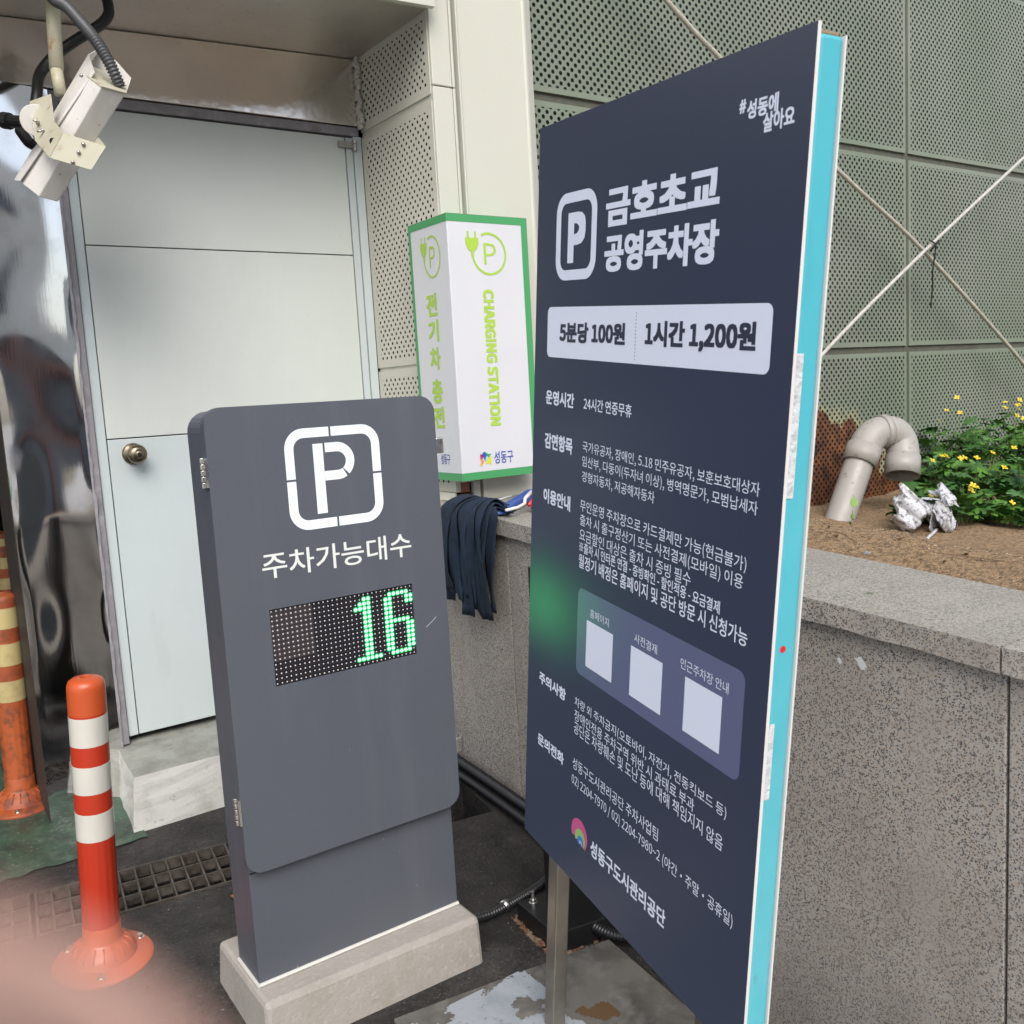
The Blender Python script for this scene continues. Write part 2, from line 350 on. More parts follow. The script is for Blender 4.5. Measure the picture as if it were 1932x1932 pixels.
# knob: lathe about y
M_knob=mat('antique_brass',(.22,.18,.13),.28,1.,rvar=(30,.2,.4))
def ylathe(bm,prof,c,seg=24):
    rings=[]
    for r,y in prof: rings.append([bm.verts.new((c[0]+r*math.cos(2*math.pi*k/seg),c[1]-y,c[2]+r*math.sin(2*math.pi*k/seg))) for k in range(seg)])
    for i in range(len(prof)-1):
        for k in range(seg): bm.faces.new((rings[i][k],rings[i][(k+1)%seg],rings[i+1][(k+1)%seg],rings[i+1][k]))
    bm.faces.new(rings[0]); bm.faces.new(rings[-1])
kc=Vector(L(.826,1.262))
bm=bmesh.new(); ylathe(bm,[(.037,0),(.037,.005),(.033,.010),(.020,.014),(.014,.03),(.018,.036),(.030,.045),(.033,.056),(.030,.067),(.020,.074),(.0125,.076),(.0125,.083),(.010,.085)],kc,28); kn=build('door_knob',bm,M_knob,door,smooth=True)
bm=bmesh.new(); ylathe(bm,[(.006,.085),(.006,.0865)],kc,12); box(bm,kc.x-.001,kc.x+.001,kc.y-.088,kc.y-.086,kc.z-.005,kc.z+.005); build('keyhole',bm,M_dark,kn)
# closer/hinge at the top right
M_steel=mat('brushed_steel',(.42,.40,.37),.35,1.,bump=((60,.2,.002),),rvar=(20,.25,.5))
bm=bmesh.new()
for k in range(3): tube(bm,[L(1.755,2.372+k*.0)[0:1]+(-.016,2.372-.27-.02+k*.013),L(1.755,2.372)[0:1]+(-.016,2.372-.27-.009+k*.013)],.009,10)
dbox(bm,1.69,1.75,YD-.014,YD-.003,2.362,2.385); build('hinge',bm,M_steel,door)
# sealant bead along the column
bm=bmesh.new(); rn=random.Random(5); pts=[]
zz=.25
while zz<2.42:
    wd=rn.uniform(.004,.011); pts.append((.682-rn.uniform(0,.006),YD-.015,zz)); zz+=.03
for i in range(len(pts)-1):
    a,b=pts[i],pts[i+1]; hexa(bm,[(a[0]-.008,a[1]-.004,a[2]),(a[0]+.008,a[1]-.004,a[2]),(a[0]+.008,a[1]+.01,a[2]),(a[0]-.008,a[1]+.01,a[2]),(b[0]-.008,b[1]-.004,b[2]),(b[0]+.008,b[1]-.004,b[2]),(b[0]+.008,b[1]+.01,b[2]),(b[0]-.008,b[1]+.01,b[2])])
bmesh.ops.remove_doubles(bm,verts=bm.verts,dist=.001)
for v in bm.verts: v.co-=Vector((1.235,YD,.27))
build('sealant_bead',bm,M_caulk,door,smooth=False)
# canopy: lintel fascia + soffit
M_lint=mat('brown_tinted_steel',(.88,.84,.80),.14,1.,spots=((1.6,4,.4,.7,(.72,.67,.63),.7),(60,5,.6,.75,(.52,.47,.43),.3)),bump=((3,.30,.02),(240,.08,.001,'noise',(.05,1,1))),rvar=(4,.10,.24))
can=thing('steel_canopy',(1.2,3.4,2.44),'brushed steel canopy with lintel band over the pale door','canopy')
def sz(x): return 2.644+(x-.574)*.040
def chex(bm,P): hexa(bm,[(p[0]-1.2,p[1]-3.4,p[2]-2.44) for p in P])
bm=bmesh.new()
X0,X1=-3.,1.786
chex(bm,[(X0,3.395,2.442),(X1,3.395,2.442),(X1,3.60,2.442),(X0,3.60,2.442),(X0,3.405,sz(X0)-.002),(X1,3.405,sz(X1)-.002),(X1,3.6,sz(X1)-.002),(X0,3.6,sz(X0)-.002)])
build('lintel_panel',bm,M_lint,can,bev=.002)
M_soff=mat('dull_steel_soffit',(.66,.62,.56),.42,1.,spots=((2,4,.4,.7,(.52,.48,.43),.7),(50,5,.6,.7,(.3,.27,.24),.4)),bump=((2.2,.3,.02),(220,.1,.001,'noise',(.06,1,1))),rvar=(3,.34,.5))
bm=bmesh.new()
chex(bm,[(X0,2.84,sz(X0)),(X1,2.84,sz(X1)),(X1,3.6,sz(X1)),(X0,3.6,sz(X0)),(X0,2.84,sz(X0)+.02),(X1,2.84,sz(X1)+.02),(X1,3.6,sz(X1)+.02),(X0,3.6,sz(X0)+.02)])
build('soffit_panel',bm,M_soff,can)
M_cream=mat('cream_cladding',(.53,.53,.46),.5,spots=((1.2,4,.45,.75,(.50,.50,.42),.6),(130,3,.70,.76,(.20,.17,.13),.6)),bump=((5,.15,.01),))
bm=bmesh.new(); chex(bm,[(X0,2.815,sz(X0)-.012),(X1,2.815,sz(X1)-.012),(X1,2.837,sz(X1)-.012),(X0,2.837,sz(X0)-.012),(X0,2.815,3.4),(X1,2.815,3.4),(X1,2.837,3.4),(X0,2.837,3.4)])
build('canopy_front',bm,M_cream,can)
# building mass over the canopy and garage
bm=bmesh.new(); box(bm,-3.2,2.2,3.62,8.2,2.68,5.2); tagp(build('building_wall',bm,M_build),'cream rendered building above the canopy','building')

# ------------------------------------------------------------------ perforated cream side panels, pillar, bricks
M_side=mat('greige_perforated_sheet',(.54,.53,.455),.5,spots=((1.3,4,.4,.7,(.46,.455,.41),.6),),bump=((6,.1,.01),))
perforate(M_side,.0347,.0347,.0056,'YZ')
M_side_p=mat('greige_sheet',(.54,.53,.455),.5,spots=((1.3,4,.4,.7,(.46,.455,.41),.6),(60,4,.66,.72,(.15,.13,.11),.6)),bump=((6,.1,.01),))
side=thing('perforated_cladding',(1.79,3.14,1.02),'greige perforated metal cladding on the wall between door and pillar','cladding')
def sp(x,y,z_): return (x-1.79,y-3.14,z_-1.02)
Ya,Yb=2.884,3.411
for (z0,z1) in ((1.052,1.508),(1.522,2.404),(2.424,2.70)):
    bm=bmesh.new(); mY0=.022; mY1=.03; mz=.03
    ys=[Ya,Ya+mY0,Yb-mY1,Yb]; zs=[z0,z0+mz,z1-mz,z1]
    V=[[bm.verts.new(sp(1.79,y,z_)) for y in ys] for z_ in zs]
    for j in range(3):
        for i in range(3): bm.faces.new((V[j][i],V[j][i+1],V[j+1][i+1],V[j+1][i])).material_index=0 if (i==1 and j==1) else 1
    # folded flanges round the sheet
    for (pa,pb) in (((Ya,z0),(Yb,z0)),((Yb,z0),(Yb,z1)),((Yb,z1),(Ya,z1)),((Ya,z1),(Ya,z0))):
        bm.faces.new([bm.verts.new(sp(1.79,*pa)),bm.verts.new(sp(1.79,*pb)),bm.verts.new(sp(1.81,*pb)),bm.verts.new(sp(1.81,*pa))]).material_index=1
    build('perforated_panel',bm,[M_side,M_side_p],side,recalc=False)
for z0,z1 in ((1.508,1.522),(2.404,2.424)):
    bm=bmesh.new(); hexa(bm,[sp(1.796,Ya,z0),sp(1.80,Ya,z0),sp(1.80,Yb,z0),sp(1.796,Yb,z0),sp(1.796,Ya,z1),sp(1.80,Ya,z1),sp(1.80,Yb,z1),sp(1.796,Yb,z1)]); build('joint_strip',bm,M_side_p,side)
bm=bmesh.new(); hexa(bm,[sp(1.775,Ya,1.022),sp(1.79,Ya,1.022),sp(1.79,Yb,1.022),sp(1.775,Yb,1.022),sp(1.787,Ya,1.05),sp(1.79,Ya,1.05),sp(1.79,Yb,1.05),sp(1.787,Yb,1.05)]); build('drip_flange',bm,M_side_p,side)
M_seal=mat('white_sealant',(.62,.60,.56),.6,bump=((60,.8,.01),))
bm=bmesh.new(); rn=random.Random(9); zz=2.43
while zz<2.70:
    y=3.388+rn.uniform(-.008,.008); s=rn.uniform(.008,.016); box(bm,*[c for c in (1.775-1.79-s*.3,1.787-1.79,y-s-3.14,y+s-3.14,zz-1.02,zz+.022-1.02)]); zz+=.018
bmesh.ops.subdivide_edges(bm,edges=bm.edges,cuts=1,use_grid_fill=True); jitter(bm,.003,4); build('sealant_bead',bm,M_seal,side,smooth=True)
# backing so holes look into a dark cavity
bm=bmesh.new(); box(bm,1.87,1.90,2.95,3.6,1.0,2.9); box(bm,1.80,1.87,3.42,3.46,1.0,2.9); box(bm,1.80,1.90,2.90,3.5,2.92,2.95); box(bm,1.797,1.86,2.905,2.94,1.09,2.9)
for v in bm.verts: v.co-=Vector((1.79,3.14,1.02))
build('cavity_wall',bm,M_dark,side)
pil=thing('cream_pillar',(2.02,2.95,1.0),'tall cream sheet metal pillar behind the charging station sign','pillar')
def pb(bm,x0,x1,y0,y1,z0,z1): box(bm,x0-2.02,x1-2.02,y0-2.95,y1-2.95,z0-1.0,z1-1.0)
bm=bmesh.new(); pb(bm,1.793,1.872,2.872,2.90,2.452,4.2); pb(bm,1.8745,1.885,2.872,2.92,2.452,4.2); build('corner_trim',bm,M_cream,pil,bev=.003)
bm=bmesh.new(); pb(bm,1.793,1.872,2.872,2.90,1.086,2.448); pb(bm,1.8745,1.885,2.872,2.92,1.086,2.448); build('corner_trim',bm,M_cream,pil,bev=.003)
M_grey=mat('grey_green_steel',(.40,.42,.37),.5,spots=((14,5,.5,.7,(.28,.28,.25),.5),),bump=((20,.3,.004),))
bm=bmesh.new(); pb(bm,1.885,1.914,2.90,2.94,1.0,4.2); build('recessed_strip',bm,M_grey,pil)
bm=bmesh.new()
prof=[(1.902,2.93),(1.902,2.872),(1.909,2.872),(1.912,2.876),(2.19,2.876),(2.196,2.872),(2.205,2.874),(2.248,2.90),(2.248,2.99),(1.92,2.99)]
prism(bm,[(x-2.02,y-2.95) for x,y in prof],lambda u,v,t:(u,v,t),.0,3.2); build('pillar_face',bm,M_cream,pil,bev=.002)
bm=bmesh.new(); pb(bm,1.862,1.889,2.876,2.92,1.012,1.084); build('white_post',bm,M_ston,pil)
M_brick=mat('old_brick',(.28,.12,.075),.85,spots=((30,5,.45,.65,(.16,.07,.05),.8),),bump=((60,.8,.006),))
M_brick2=mat('dark_brick',(.10,.055,.045),.85,spots=((30,5,.45,.65,(.06,.035,.03),.8),),bump=((60,.8,.006),))
bm=bmesh.new(); pb(bm,1.80,1.85,2.885,2.95,1.048,1.084); build('brick',bm,M_brick,pil,bev=.003)
bm=bmesh.new(); pb(bm,1.80,1.86,2.885,2.95,1.008,1.044); build('brick',bm,M_brick2,pil,bev=.003)
bm=bmesh.new(); pb(bm,1.852,1.86,2.895,2.95,1.048,1.084); build('brick',bm,M_brick2,pil)

# ------------------------------------------------------------------ granite planter wall
def granite(name,base,dark,tan,dirt,seed,bumps=((90,.35,.003),)):
    return mat(name,base,.72,spots=((300,1,.55,.8,tan,.65,'voro'),(240,1,.70,.74,(.44,.42,.40),.5,'voro'),(240+seed,1,.0,.0,base,0,'voro') if 0 else (370,1,.80,.83,dark,.9,'voro'),(110,3,.56,.65,dark,.55),(4.5,6,.47,.72,dirt,.42),(1.1,4,.45,.70,dirt,.40),(3,6,.56,.66,(.36,.33,.30),.35,'noise',(1,2.5,.35))),bump=bumps)
M_gran=granite('flamed_granite',(.37,.352,.335),(.045,.044,.048),(.37,.29,.21),(.21,.185,.16),0)
M_cope=granite('coping_granite',(.32,.31,.28),(.10,.095,.085),(.28,.24,.18),(.215,.20,.165),5)
vary(M_gran,.93,1.08); vary(M_cope,.93,1.07)
XW=1.745
gw=thing('granite_wall',(XW,1.5,gz(1.5)),'speckled granite planter wall with projecting coping behind the big sign','planter wall')
def gl(p): return (p[0]-XW,p[1]-1.5,p[2]-gz(1.5))
ct=lambda y:gz(y)+.975
Ys=[-2.4,-1.56,-.74,.083,.885,1.70,2.518,3.398]
for i in range(len(Ys)-1):
    a,b=Ys[i]+.003,Ys[i+1]-.003; bm=bmesh.new()
    P=[(XW,a,gz(a)-.3),(XW+.04,a,gz(a)-.3),(XW+.04,b,gz(b)-.3),(XW,b,gz(b)-.3),(XW,a,ct(a)-.056),(XW+.04,a,ct(a)-.056),(XW+.04,b,ct(b)-.056),(XW,b,ct(b)-.056)]
    hexa(bm,[gl(p) for p in P]); build('granite_slab',bm,M_gran,gw,bev=.0025)
bm=bmesh.new(); a,b=-2.4,3.39; P=[(XW+.012,a,gz(a)-.3),(XW+.3,a,gz(a)-.3),(XW+.3,b,gz(b)-.3),(XW+.012,b,gz(b)-.3),(XW+.012,a,ct(a)-.06),(XW+.3,a,ct(a)-.06),(XW+.3,b,ct(b)-.06),(XW+.012,b,ct(b)-.06)]
hexa(bm,[gl(p) for p in P]); build('wall_core',bm,mat('mortar',(.10,.095,.085),.9,bump=((80,.4,.003),)),gw)
Yc=[-2.4,-1.56,-.74,.083,.888,2.52,3.398]
rn=random.Random(12)
for i in range(len(Yc)-1):
    a,b=Yc[i]+.0025,Yc[i+1]-.0025; bm=bmesh.new(); n=40; Xf=1.722; xb=2.140
    bot=[];top=[];bb=[];tb=[]
    for k in range(n+1):
        y=a+(b-a)*k/n; ch=rn.uniform(0,.004)
        bot.append(bm.verts.new(gl((Xf+rn.uniform(0,.003),y,ct(y)-.054+ch)))); top.append(bm.verts.new(gl((Xf+rn.uniform(0,.0015),y,ct(y)-rn.uniform(0,.001)))))
        bb.append(bm.verts.new(gl((xb,y,ct(y)-.054)))); tb.append(bm.verts.new(gl((xb,y,ct(y)))))
    for k in range(n):
        bm.faces.new((bot[k],bot[k+1],top[k+1],top[k])).material_index=0; bm.faces.new((top[k],top[k+1],tb[k+1],tb[k])).material_index=1
        bm.faces.new((tb[k],tb[k+1],bb[k+1],bb[k])); bm.faces.new((bb[k],bb[k+1],bot[k+1],bot[k]))
    bm.faces.new((bot[0],top[0],tb[0],bb[0])); bm.faces.new((bot[-1],top[-1],tb[-1],bb[-1]))
    build('coping_stone',bm,[M_gran,M_cope],gw)
# paint dabs on the wall
M_wpaint=mat('white_paint',(.62,.63,.65),.6)
bm=bmesh.new()
for cx_,cz_,sc in ((1.20,.775,.014),(1.255,.77,.007)):
    pts=[(math.cos(R_(a))*sc*(1+.4*math.sin(a*.11)),math.sin(R_(a))*sc*.8*(1+.3*math.cos(a*.07))) for a in range(0,360,30)]
    bm.faces.new([bm.verts.new(gl((XW-.0008,cx_-u,cz_+v-u*.5))) for u,v in pts])
build('paint_dab',bm,M_wpaint,gw)

# ------------------------------------------------------------------ planter soil
M_soil=mat('sandy_soil',(.30,.20,.11),.95,spots=((60,5,.45,.6,(.13,.085,.05),.8),(260,2,.62,.68,(.50,.42,.30),.7),(3,3,.5,.7,(.08,.055,.035),.0)),bump=((140,1.,.008),(30,.8,.02)))
def soil_z(x,y):
    s=x-2.14; b=ct(y)-.03
    r=b+.045*math.sin(min(s,.3)/.3*math.pi*.55)
    if s>.22: t=min(1,(s-.22)/.75); r-=.30*(t*t*(3-2*t))
    return r+.008*math.sin(x*9+y*7)+.006*math.sin(x*23-y*19)
bm=bmesh.new(); NX,NY=70,60; G=[]
for j in range(NY+1):
    y=-2.0+5.0*j/NY; G.append([bm.verts.new((2.10+ (5.4*(i/NX)**1.6),y,soil_z(2.10+5.4*(i/NX)**1.6,y)+random.uniform(-.003,.003))) for i in range(NX+1)])
for j in range(NY):
    for i in range(NX): bm.faces.new((G[j][i],G[j][i+1],G[j+1][i+1],G[j+1][i]))
tagp(build('planter_soil',bm,M_soil,smooth=True),kind='structure')

# ------------------------------------------------------------------ green perforated wall
M_gp=mat('sage_perforated_sheet',(.168,.205,.148),.5,spots=((1.1,4,.4,.7,(.245,.262,.222),.8),(2.5,4,.5,.75,(.16,.195,.14),.6)),bump=((1.5,.2,.02),))
# rust that creeps up from the soil (wear with its own shape)
def rusty(m,zc,jag,xc=None):
    n=m.node_tree.nodes; l=m.node_tree.links; b=n['Principled BSDF']
    tc=n.new('ShaderNodeTexCoord'); sx=n.new('ShaderNodeSeparateXYZ'); l.new(tc.outputs['Object'],sx.inputs[0])
    no=n.new('ShaderNodeTexNoise'); no.inputs['Scale'].default_value=3.2; no.inputs['Detail'].default_value=7; no.inputs['Roughness'].default_value=.65; l.new(tc.outputs['Object'],no.inputs[0])
    def mth(op,a,b_):
        k=n.new('ShaderNodeMath'); k.operation=op
        for i,x in enumerate((a,b_)):
            if isinstance(x,(int,float)): k.inputs[i].default_value=x
            else: l.new(x,k.inputs[i])
        return k.outputs[0]
    # rust height: a hump centred behind the drain pipe, lower elsewhere
    dx=mth('DIVIDE',mth('SUBTRACT',sx.outputs[0],xc[0]),xc[1]); hump=mth('MULTIPLY',mth('POWER',2.718,mth('MULTIPLY',mth('MULTIPLY',dx,dx),-1.)),xc[2])
    lvl=mth('ADD',mth('ADD',hump,zc),mth('MULTIPLY',mth('SUBTRACT',no.outputs[0],.5),jag))
    d=mth('SUBTRACT',lvl,sx.outputs[2])
    mr=n.new('ShaderNodeMapRange'); l.new(d,mr.inputs[0]); mr.inputs[1].default_value=-.012; mr.inputs[2].default_value=.02
    src=b.inputs['Base Color'].links[0].from_socket
    n2=n.new('ShaderNodeTexNoise'); n2.inputs['Scale'].default_value=14; n2.inputs['Detail'].default_value=6; l.new(tc.outputs['Object'],n2.inputs[0])
    cr=n.new('ShaderNodeValToRGB'); l.new(n2.outputs[0],cr.inputs[0]); e=cr.color_ramp.elements; e[0].position=.35; e[0].color=(.045,.018,.012,1); e[1].position=.68; e[1].color=(.22,.085,.03,1)
    mx=n.new('ShaderNodeMix'); mx.data_type='RGBA'; l.new(mr.outputs[0],mx.inputs[0]); l.new(src,mx.inputs[6]); l.new(cr.outputs[0],mx.inputs[7])
    # yellowish bloom at the edge
    m3=n.new('ShaderNodeMapRange'); l.new(d,m3.inputs[0]); m3.inputs[1].default_value=-.09; m3.inputs[2].default_value=-.01; m3.inputs[4].default_value=.55
    m4=n.new('ShaderNodeMix'); m4.data_type='RGBA'; l.new(m3.outputs[0],m4.inputs[0]); l.new(src,m4.inputs[6]); m4.inputs[7].default_value=(.42,.38,.20,1); l.new(m4.outputs[2],mx.inputs[6])
    l.new(mx.outputs[2],b.inputs['Base Color'])
RX=(3.96-4.81,.62,.44)
rusty(M_gp,.76,.80,RX); perforate(M_gp,.0385,.0385,.0082,'XZ')
M_gpp=mat('sage_sheet',(.168,.205,.148),.5,spots=((1.1,4,.4,.7,(.245,.262,.222),.8),(2.5,4,.5,.75,(.16,.195,.14),.6)),bump=((1.5,.2,.02),)); rusty(M_gpp,.76,.80,RX)
vary(M_gp,.90,1.12)
YG=3.0
RZ=0
ggw=thing('perforated_screen',(4.81,YG,0),'sage green perforated metal screen wall rusting at its foot behind the planter','screen wall')
def gp(x,y,z_): return (x-4.81,y-YG,z_)
zs_=[.40,1.51,2.52,3.53,4.54]; xs_=[2.255,4.81,7.35]
for j in range(len(zs_)-1):
    for i in range(2):
        x0,x1,z0,z1=xs_[i]+.013,xs_[i+1]-.013,zs_[j]+.017,zs_[j+1]-.017
        x0=max(x0,2.26)
        bm=bmesh.new(); mx_,mz=.022,.022; X=[x0,x0+mx_,x1-mx_,x1]; Z=[z0,z0+mz,z1-mz,z1]
        V=[[bm.verts.new(gp(x,YG,z_)) for x in X] for z_ in Z]
        for b_ in range(3):
            for a_ in range(3): bm.faces.new((V[b_][a_],V[b_][a_+1],V[b_+1][a_+1],V[b_+1][a_])).material_index=0 if (a_==1 and b_==1) else 1
        for (pa,pb_) in (((x0,z0),(x1,z0)),((x1,z0),(x1,z1)),((x1,z1),(x0,z1)),((x0,z1),(x0,z0))):
            bm.faces.new([bm.verts.new(gp(pa[0],YG,pa[1])),bm.verts.new(gp(pb_[0],YG,pb_[1])),bm.verts.new(gp(pb_[0],YG+.03,pb_[1])),bm.verts.new(gp(pa[0],YG+.03,pa[1]))]).material_index=1
        build('perforated_panel',bm,[M_gp,M_gpp],ggw,recalc=False)
M_rail=mat('dark_green_frame',(.075,.08,.06),.7,spots=((30,5,.4,.7,(.12,.11,.08),.7),),bump=((60,.5,.003),))
for z_ in zs_:
    bm=bmesh.new(); v=box(bm,2.26-4.81,7.4-4.81,.012,.05,z_-.03,z_+.03); build('horizontal_rail',bm,M_rail,ggw)
for x in xs_[1:]:
    bm=bmesh.new(); box(bm,x-.025-4.81,x+.025-4.81,.010,.049,.35,4.6); build('vertical_post',bm,M_rail,ggw)
bm=bmesh.new(); box(bm,2.2-4.81,7.5-4.81,.30,.34,0,4.8); build('backing_wall',bm,M_dark,ggw)

# diagonal tie rods
M_rod=mat('bleached_rope',(.46,.44,.38),.8,spots=((60,4,.45,.62,(.33,.29,.23),.5),),bump=((260,.8,.004,'noise',(1,1,1)),))
M_rodw=mat('white_painted_rod',(.46,.45,.42),.5,spots=((60,4,.5,.65,(.35,.32,.26),.6),),bump=((90,.3,.002),))
def rod(name,pts,m,label,r=.0105):
    c=Vector(pts[0]); bm=bmesh.new(); tube(bm,[Vector(p)-c for p in spline(pts,6)],r,10); o=build(name,bm,m,smooth=True); o.location=c; tagp(o,label,'tie','diagonal ties across the green screen'); return o
rod('diagonal_tie',[(2.30,2.86,3.50),(2.899,2.85,2.913),(4.004,2.85,2.348),(4.715,2.85,2.005),(5.784,2.85,1.379),(6.6,2.87,.86)],M_rod,'beige rope like tie running down to the right across the green screen')
rod('diagonal_tie',[(3.1,2.84,.98),(3.843,2.82,1.505),(4.715,2.82,2.02),(5.756,2.83,2.589),(6.6,2.86,3.05)],M_rodw,'white rod rising to the right across the green screen',.0088)
bm=bmesh.new(); tube(bm,spline([(0,0,.03),(.03,-.01,.0),(.012,-.004,-.12),(.018,0,-.2),(0.0,0,-.31)],6),.004,6); tube(bm,[(-.03,-.016,-.025),(.05,-.016,.03)],.006,6)
o=build('hanging_string',bm,M_dark,smooth=True); o.location=(4.715,2.81,2.02); tagp(o,'frayed dark string hanging from the crossing of the two ties','string')

# ------------------------------------------------------------------ drain pipe in the planter
M_pvc=mat('grey_pvc',(.33,.315,.29),.45,spots=((5,5,.5,.75,(.28,.25,.21),.6),(30,5,.60,.72,(.14,.11,.08),.6)),bump=((40,.1,.002),),rvar=(10,.35,.6))
pp=thing('drain_pipe',(3.80,2.72,.5),'thick grey plastic drain pipe bent over like a hook in front of the rusty screen','pipe')
O=Vector((3.80,2.72,.5))
def pl(p): return Vector(p)-O
bm=bmesh.new(); tube(bm,[pl((3.66,2.72,.50)),pl((4.00,2.72,1.045))],.068,28); o=build('pipe_shaft',bm,M_pvc,pp,smooth=True); o.data.set_sharp_from_angle(angle=R_(50))
def elbow(P,r):
    path=spline(P,6); bm=bmesh.new(); tube(bm,[pl(p) for p in path],r,28,cap=False); el=build('pipe_elbow',bm,M_pvc,pp,smooth=True); md=el.modifiers.new('s','SOLIDIFY'); md.thickness=.006
elbow([(3.985,2.72,1.02),(4.015,2.715,1.066),(4.06,2.705,1.100),(4.115,2.69,1.108)],.0755)
elbow([(4.105,2.69,1.108),(4.155,2.67,1.100),(4.185,2.65,1.055),(4.165,2.625,.985),(4.150,2.615,.945)],.0755)
for a,b_ in (((3.950,2.72,.965),(3.998,2.72,1.042)),((4.090,2.698,1.107),(4.122,2.686,1.108)),((4.163,2.625,.982),(4.125,2.605,.895))):
    bm=bmesh.new(); tube(bm,[pl(a),pl(b_)],.0815,28,cap=False); c=build('pipe_collar',bm,M_pvc,pp,smooth=True); md=c.modifiers.new('s','SOLIDIFY'); md.thickness=.007
bm=bmesh.new(); tube(bm,[pl((4.166,2.626,.99)),pl((4.163,2.625,.984))],.070,28); build('pipe_inside',bm,M_dark,pp)

# ------------------------------------------------------------------ charging station light box
M_lbw=mat('white_acrylic',(.60,.61,.64),.35,spots=((3,4,.45,.75,(.54,.55,.59),.5),(70,4,.71,.75,(.35,.36,.36),.5)),bump=((3,.1,.01),))
M_lbg=mat('green_vinyl',(.06,.30,.11),.45,spots=((140,3,.73,.76,(.6,.65,.6),.8),))
M_lim=mat('lime_vinyl',(.36,.55,.06),.45); M_lblue=mat('blue_vinyl',(.03,.07,.35),.45)
lb=thing('charging_station_lightbox',(1.755,2.78,1.10),'white and green charging station box sign wrapped round the pillar corner','sign')
zb,zt=0.,.908; xa,xb=0.,.336; yb=.262
bm=bmesh.new()
poly=[(0,0),(xb,0),(xb,.085),(.034,.085),(.034,yb),(0,yb)]
prism(bm,poly,lambda u,v,t:(u,v,t),zb,zt); build('box_body',bm,M_lbw,lb,bev=.004)
FR=lambda x,z_:(x-1.755,-.0006,z_-1.10)
FL=lambda u,z_:(-.0006,-u-2.78,z_-1.10)       # u = -world y
bm=bmesh.new(); w_=.027
def fb(fn,u0,u1,v0,v1): bm.faces.new([bm.verts.new(fn(a,b)) for a,b in ((u0,v0),(u1,v0),(u1,v1),(u0,v1))])
fb(FR,1.7545,2.091,1.982,2.008); fb(FR,1.7545,2.091,1.10,1.127); fb(FR,2.064,2.091,1.127,1.982)
fb(FL,-3.042,-2.7805,1.982,2.008); fb(FL,-3.042,-2.7805,1.10,1.127); fb(FL,-3.042,-3.024,1.127,1.982)
build('green_border',bm,M_lbg,lb)
FR2=lambda x,z_:(x-1.755,-.0011,z_-1.10); FL2=lambda u,z_:(-.0011,-u-2.78,z_-1.10)
bm=bmesh.new(); bm.faces.new([bm.verts.new(p) for p in ((-.001,-.001,.9085),(.337,-.001,.9085),(.337,.086,.9085),(-.001,.086,.9085))]); build('green_top',bm,M_lbg,lb)
def evlogo(fn0,cx_,cz_,rx,rz,su):
    nn=(Vector(fn0(1,0))-Vector(fn0(0,0))).cross(Vector(fn0(0,1))-Vector(fn0(0,0))).normalized()
    def lay(e): return lambda u,v:Vector(fn0(u,v))+nn*e
    fn=lay(0)
    bm=bmesh.new(); th=.0078
    pts=arc(cx_,cz_,rx,115,-195,40,rz); strip(bm,pts,th*su,fn)
    ex,ez=pts[-1]
    # plug: prongs, body, stem
    px=cx_-rx*1.0; t=cz_+rz
    for s in (-1,1): strip(bm,[(px+s*.0150*su,t+.004),(px+s*.0150*su,t-.018)],.0075*su,lay(.0001))
    body=[(px-.027*su,t-.017),(px+.027*su,t-.017),(px+.027*su,t-.034),(px+.020*su,t-.052),(px+.007*su,t-.064),(px-.007*su,t-.064),(px-.020*su,t-.052),(px-.027*su,t-.034)]
    bm.faces.new([bm.verts.new(lay(.0002)(*p)) for p in body]); strip(bm,[(px,t-.063),(px+.001,t-.080)],.011*su,lay(.0003))
    strip(bm,[(px+.001,t-.079),(ex,ez)],th*su,lay(.0004))
    return build('plug_emblem',bm,M_lim,lb)
evlogo(FR2,1.921,1.879,.069,.069,1.); evlogo(FL2,-2.888,1.879,.053,.069,.78)
lettering('P',1.899,1.951,1.843,1.915,FR2,M_lim,lb,0.0,'letter_p'); lettering('P',-2.905,-2.867,1.843,1.915,FL2,M_lim,lb,0.0,'letter_p')
ROT=lambda a,b:FR2(1.885+b,1.757-a)
lettering('CHARGING STATION',0,.473,0,.046,ROT,M_lim,lb,.018,'lettering')
for ch,za,zb_ in (('전',1.757,1.678),('기',1.665,1.588),('차',1.570,1.491),('충',1.459,1.374),('전',1.362,1.286)):
    lettering(ch,-2.944,-2.874,zb_,za,FL2,M_lim,lb,.013,'lettering')
lettering('성동구',1.892,1.975,1.149,1.193,FR2,M_lblue,lb,.004); lettering('성동구',-2.915,-2.853,1.157,1.194,FL2,M_lblue,lb,.004)
fsc=lambda p:(1.829+(p[0]-1.834)*.80,p[1]); cols=[((.35,.02,.08),[(1.838,1.188),(1.856,1.186),(1.850,1.170)]),((.03,.10,.45),[(1.850,1.190),(1.862,1.196),(1.874,1.182),(1.858,1.168)]),((.04,.30,.12),[(1.862,1.196),(1.884,1.186),(1.900,1.186),(1.882,1.174),(1.874,1.182)]),((.03,.35,.55),[(1.858,1.168),(1.874,1.182),(1.866,1.160)]),((.60,.60,.04),[(1.862,1.152),(1.882,1.174),(1.898,1.180),(1.895,1.149),(1.876,1.153)]),((.80,.22,.05),[(1.838,1.172),(1.850,1.170),(1.858,1.160),(1.846,1.150)]),((.75,.45,.05),[(1.838,1.156),(1.846,1.150),(1.858,1.160),(1.846,1.145),(1.834,1.150)]),((.6,.05,.15),[(1.838,1.188),(1.850,1.170),(1.838,1.172)])]
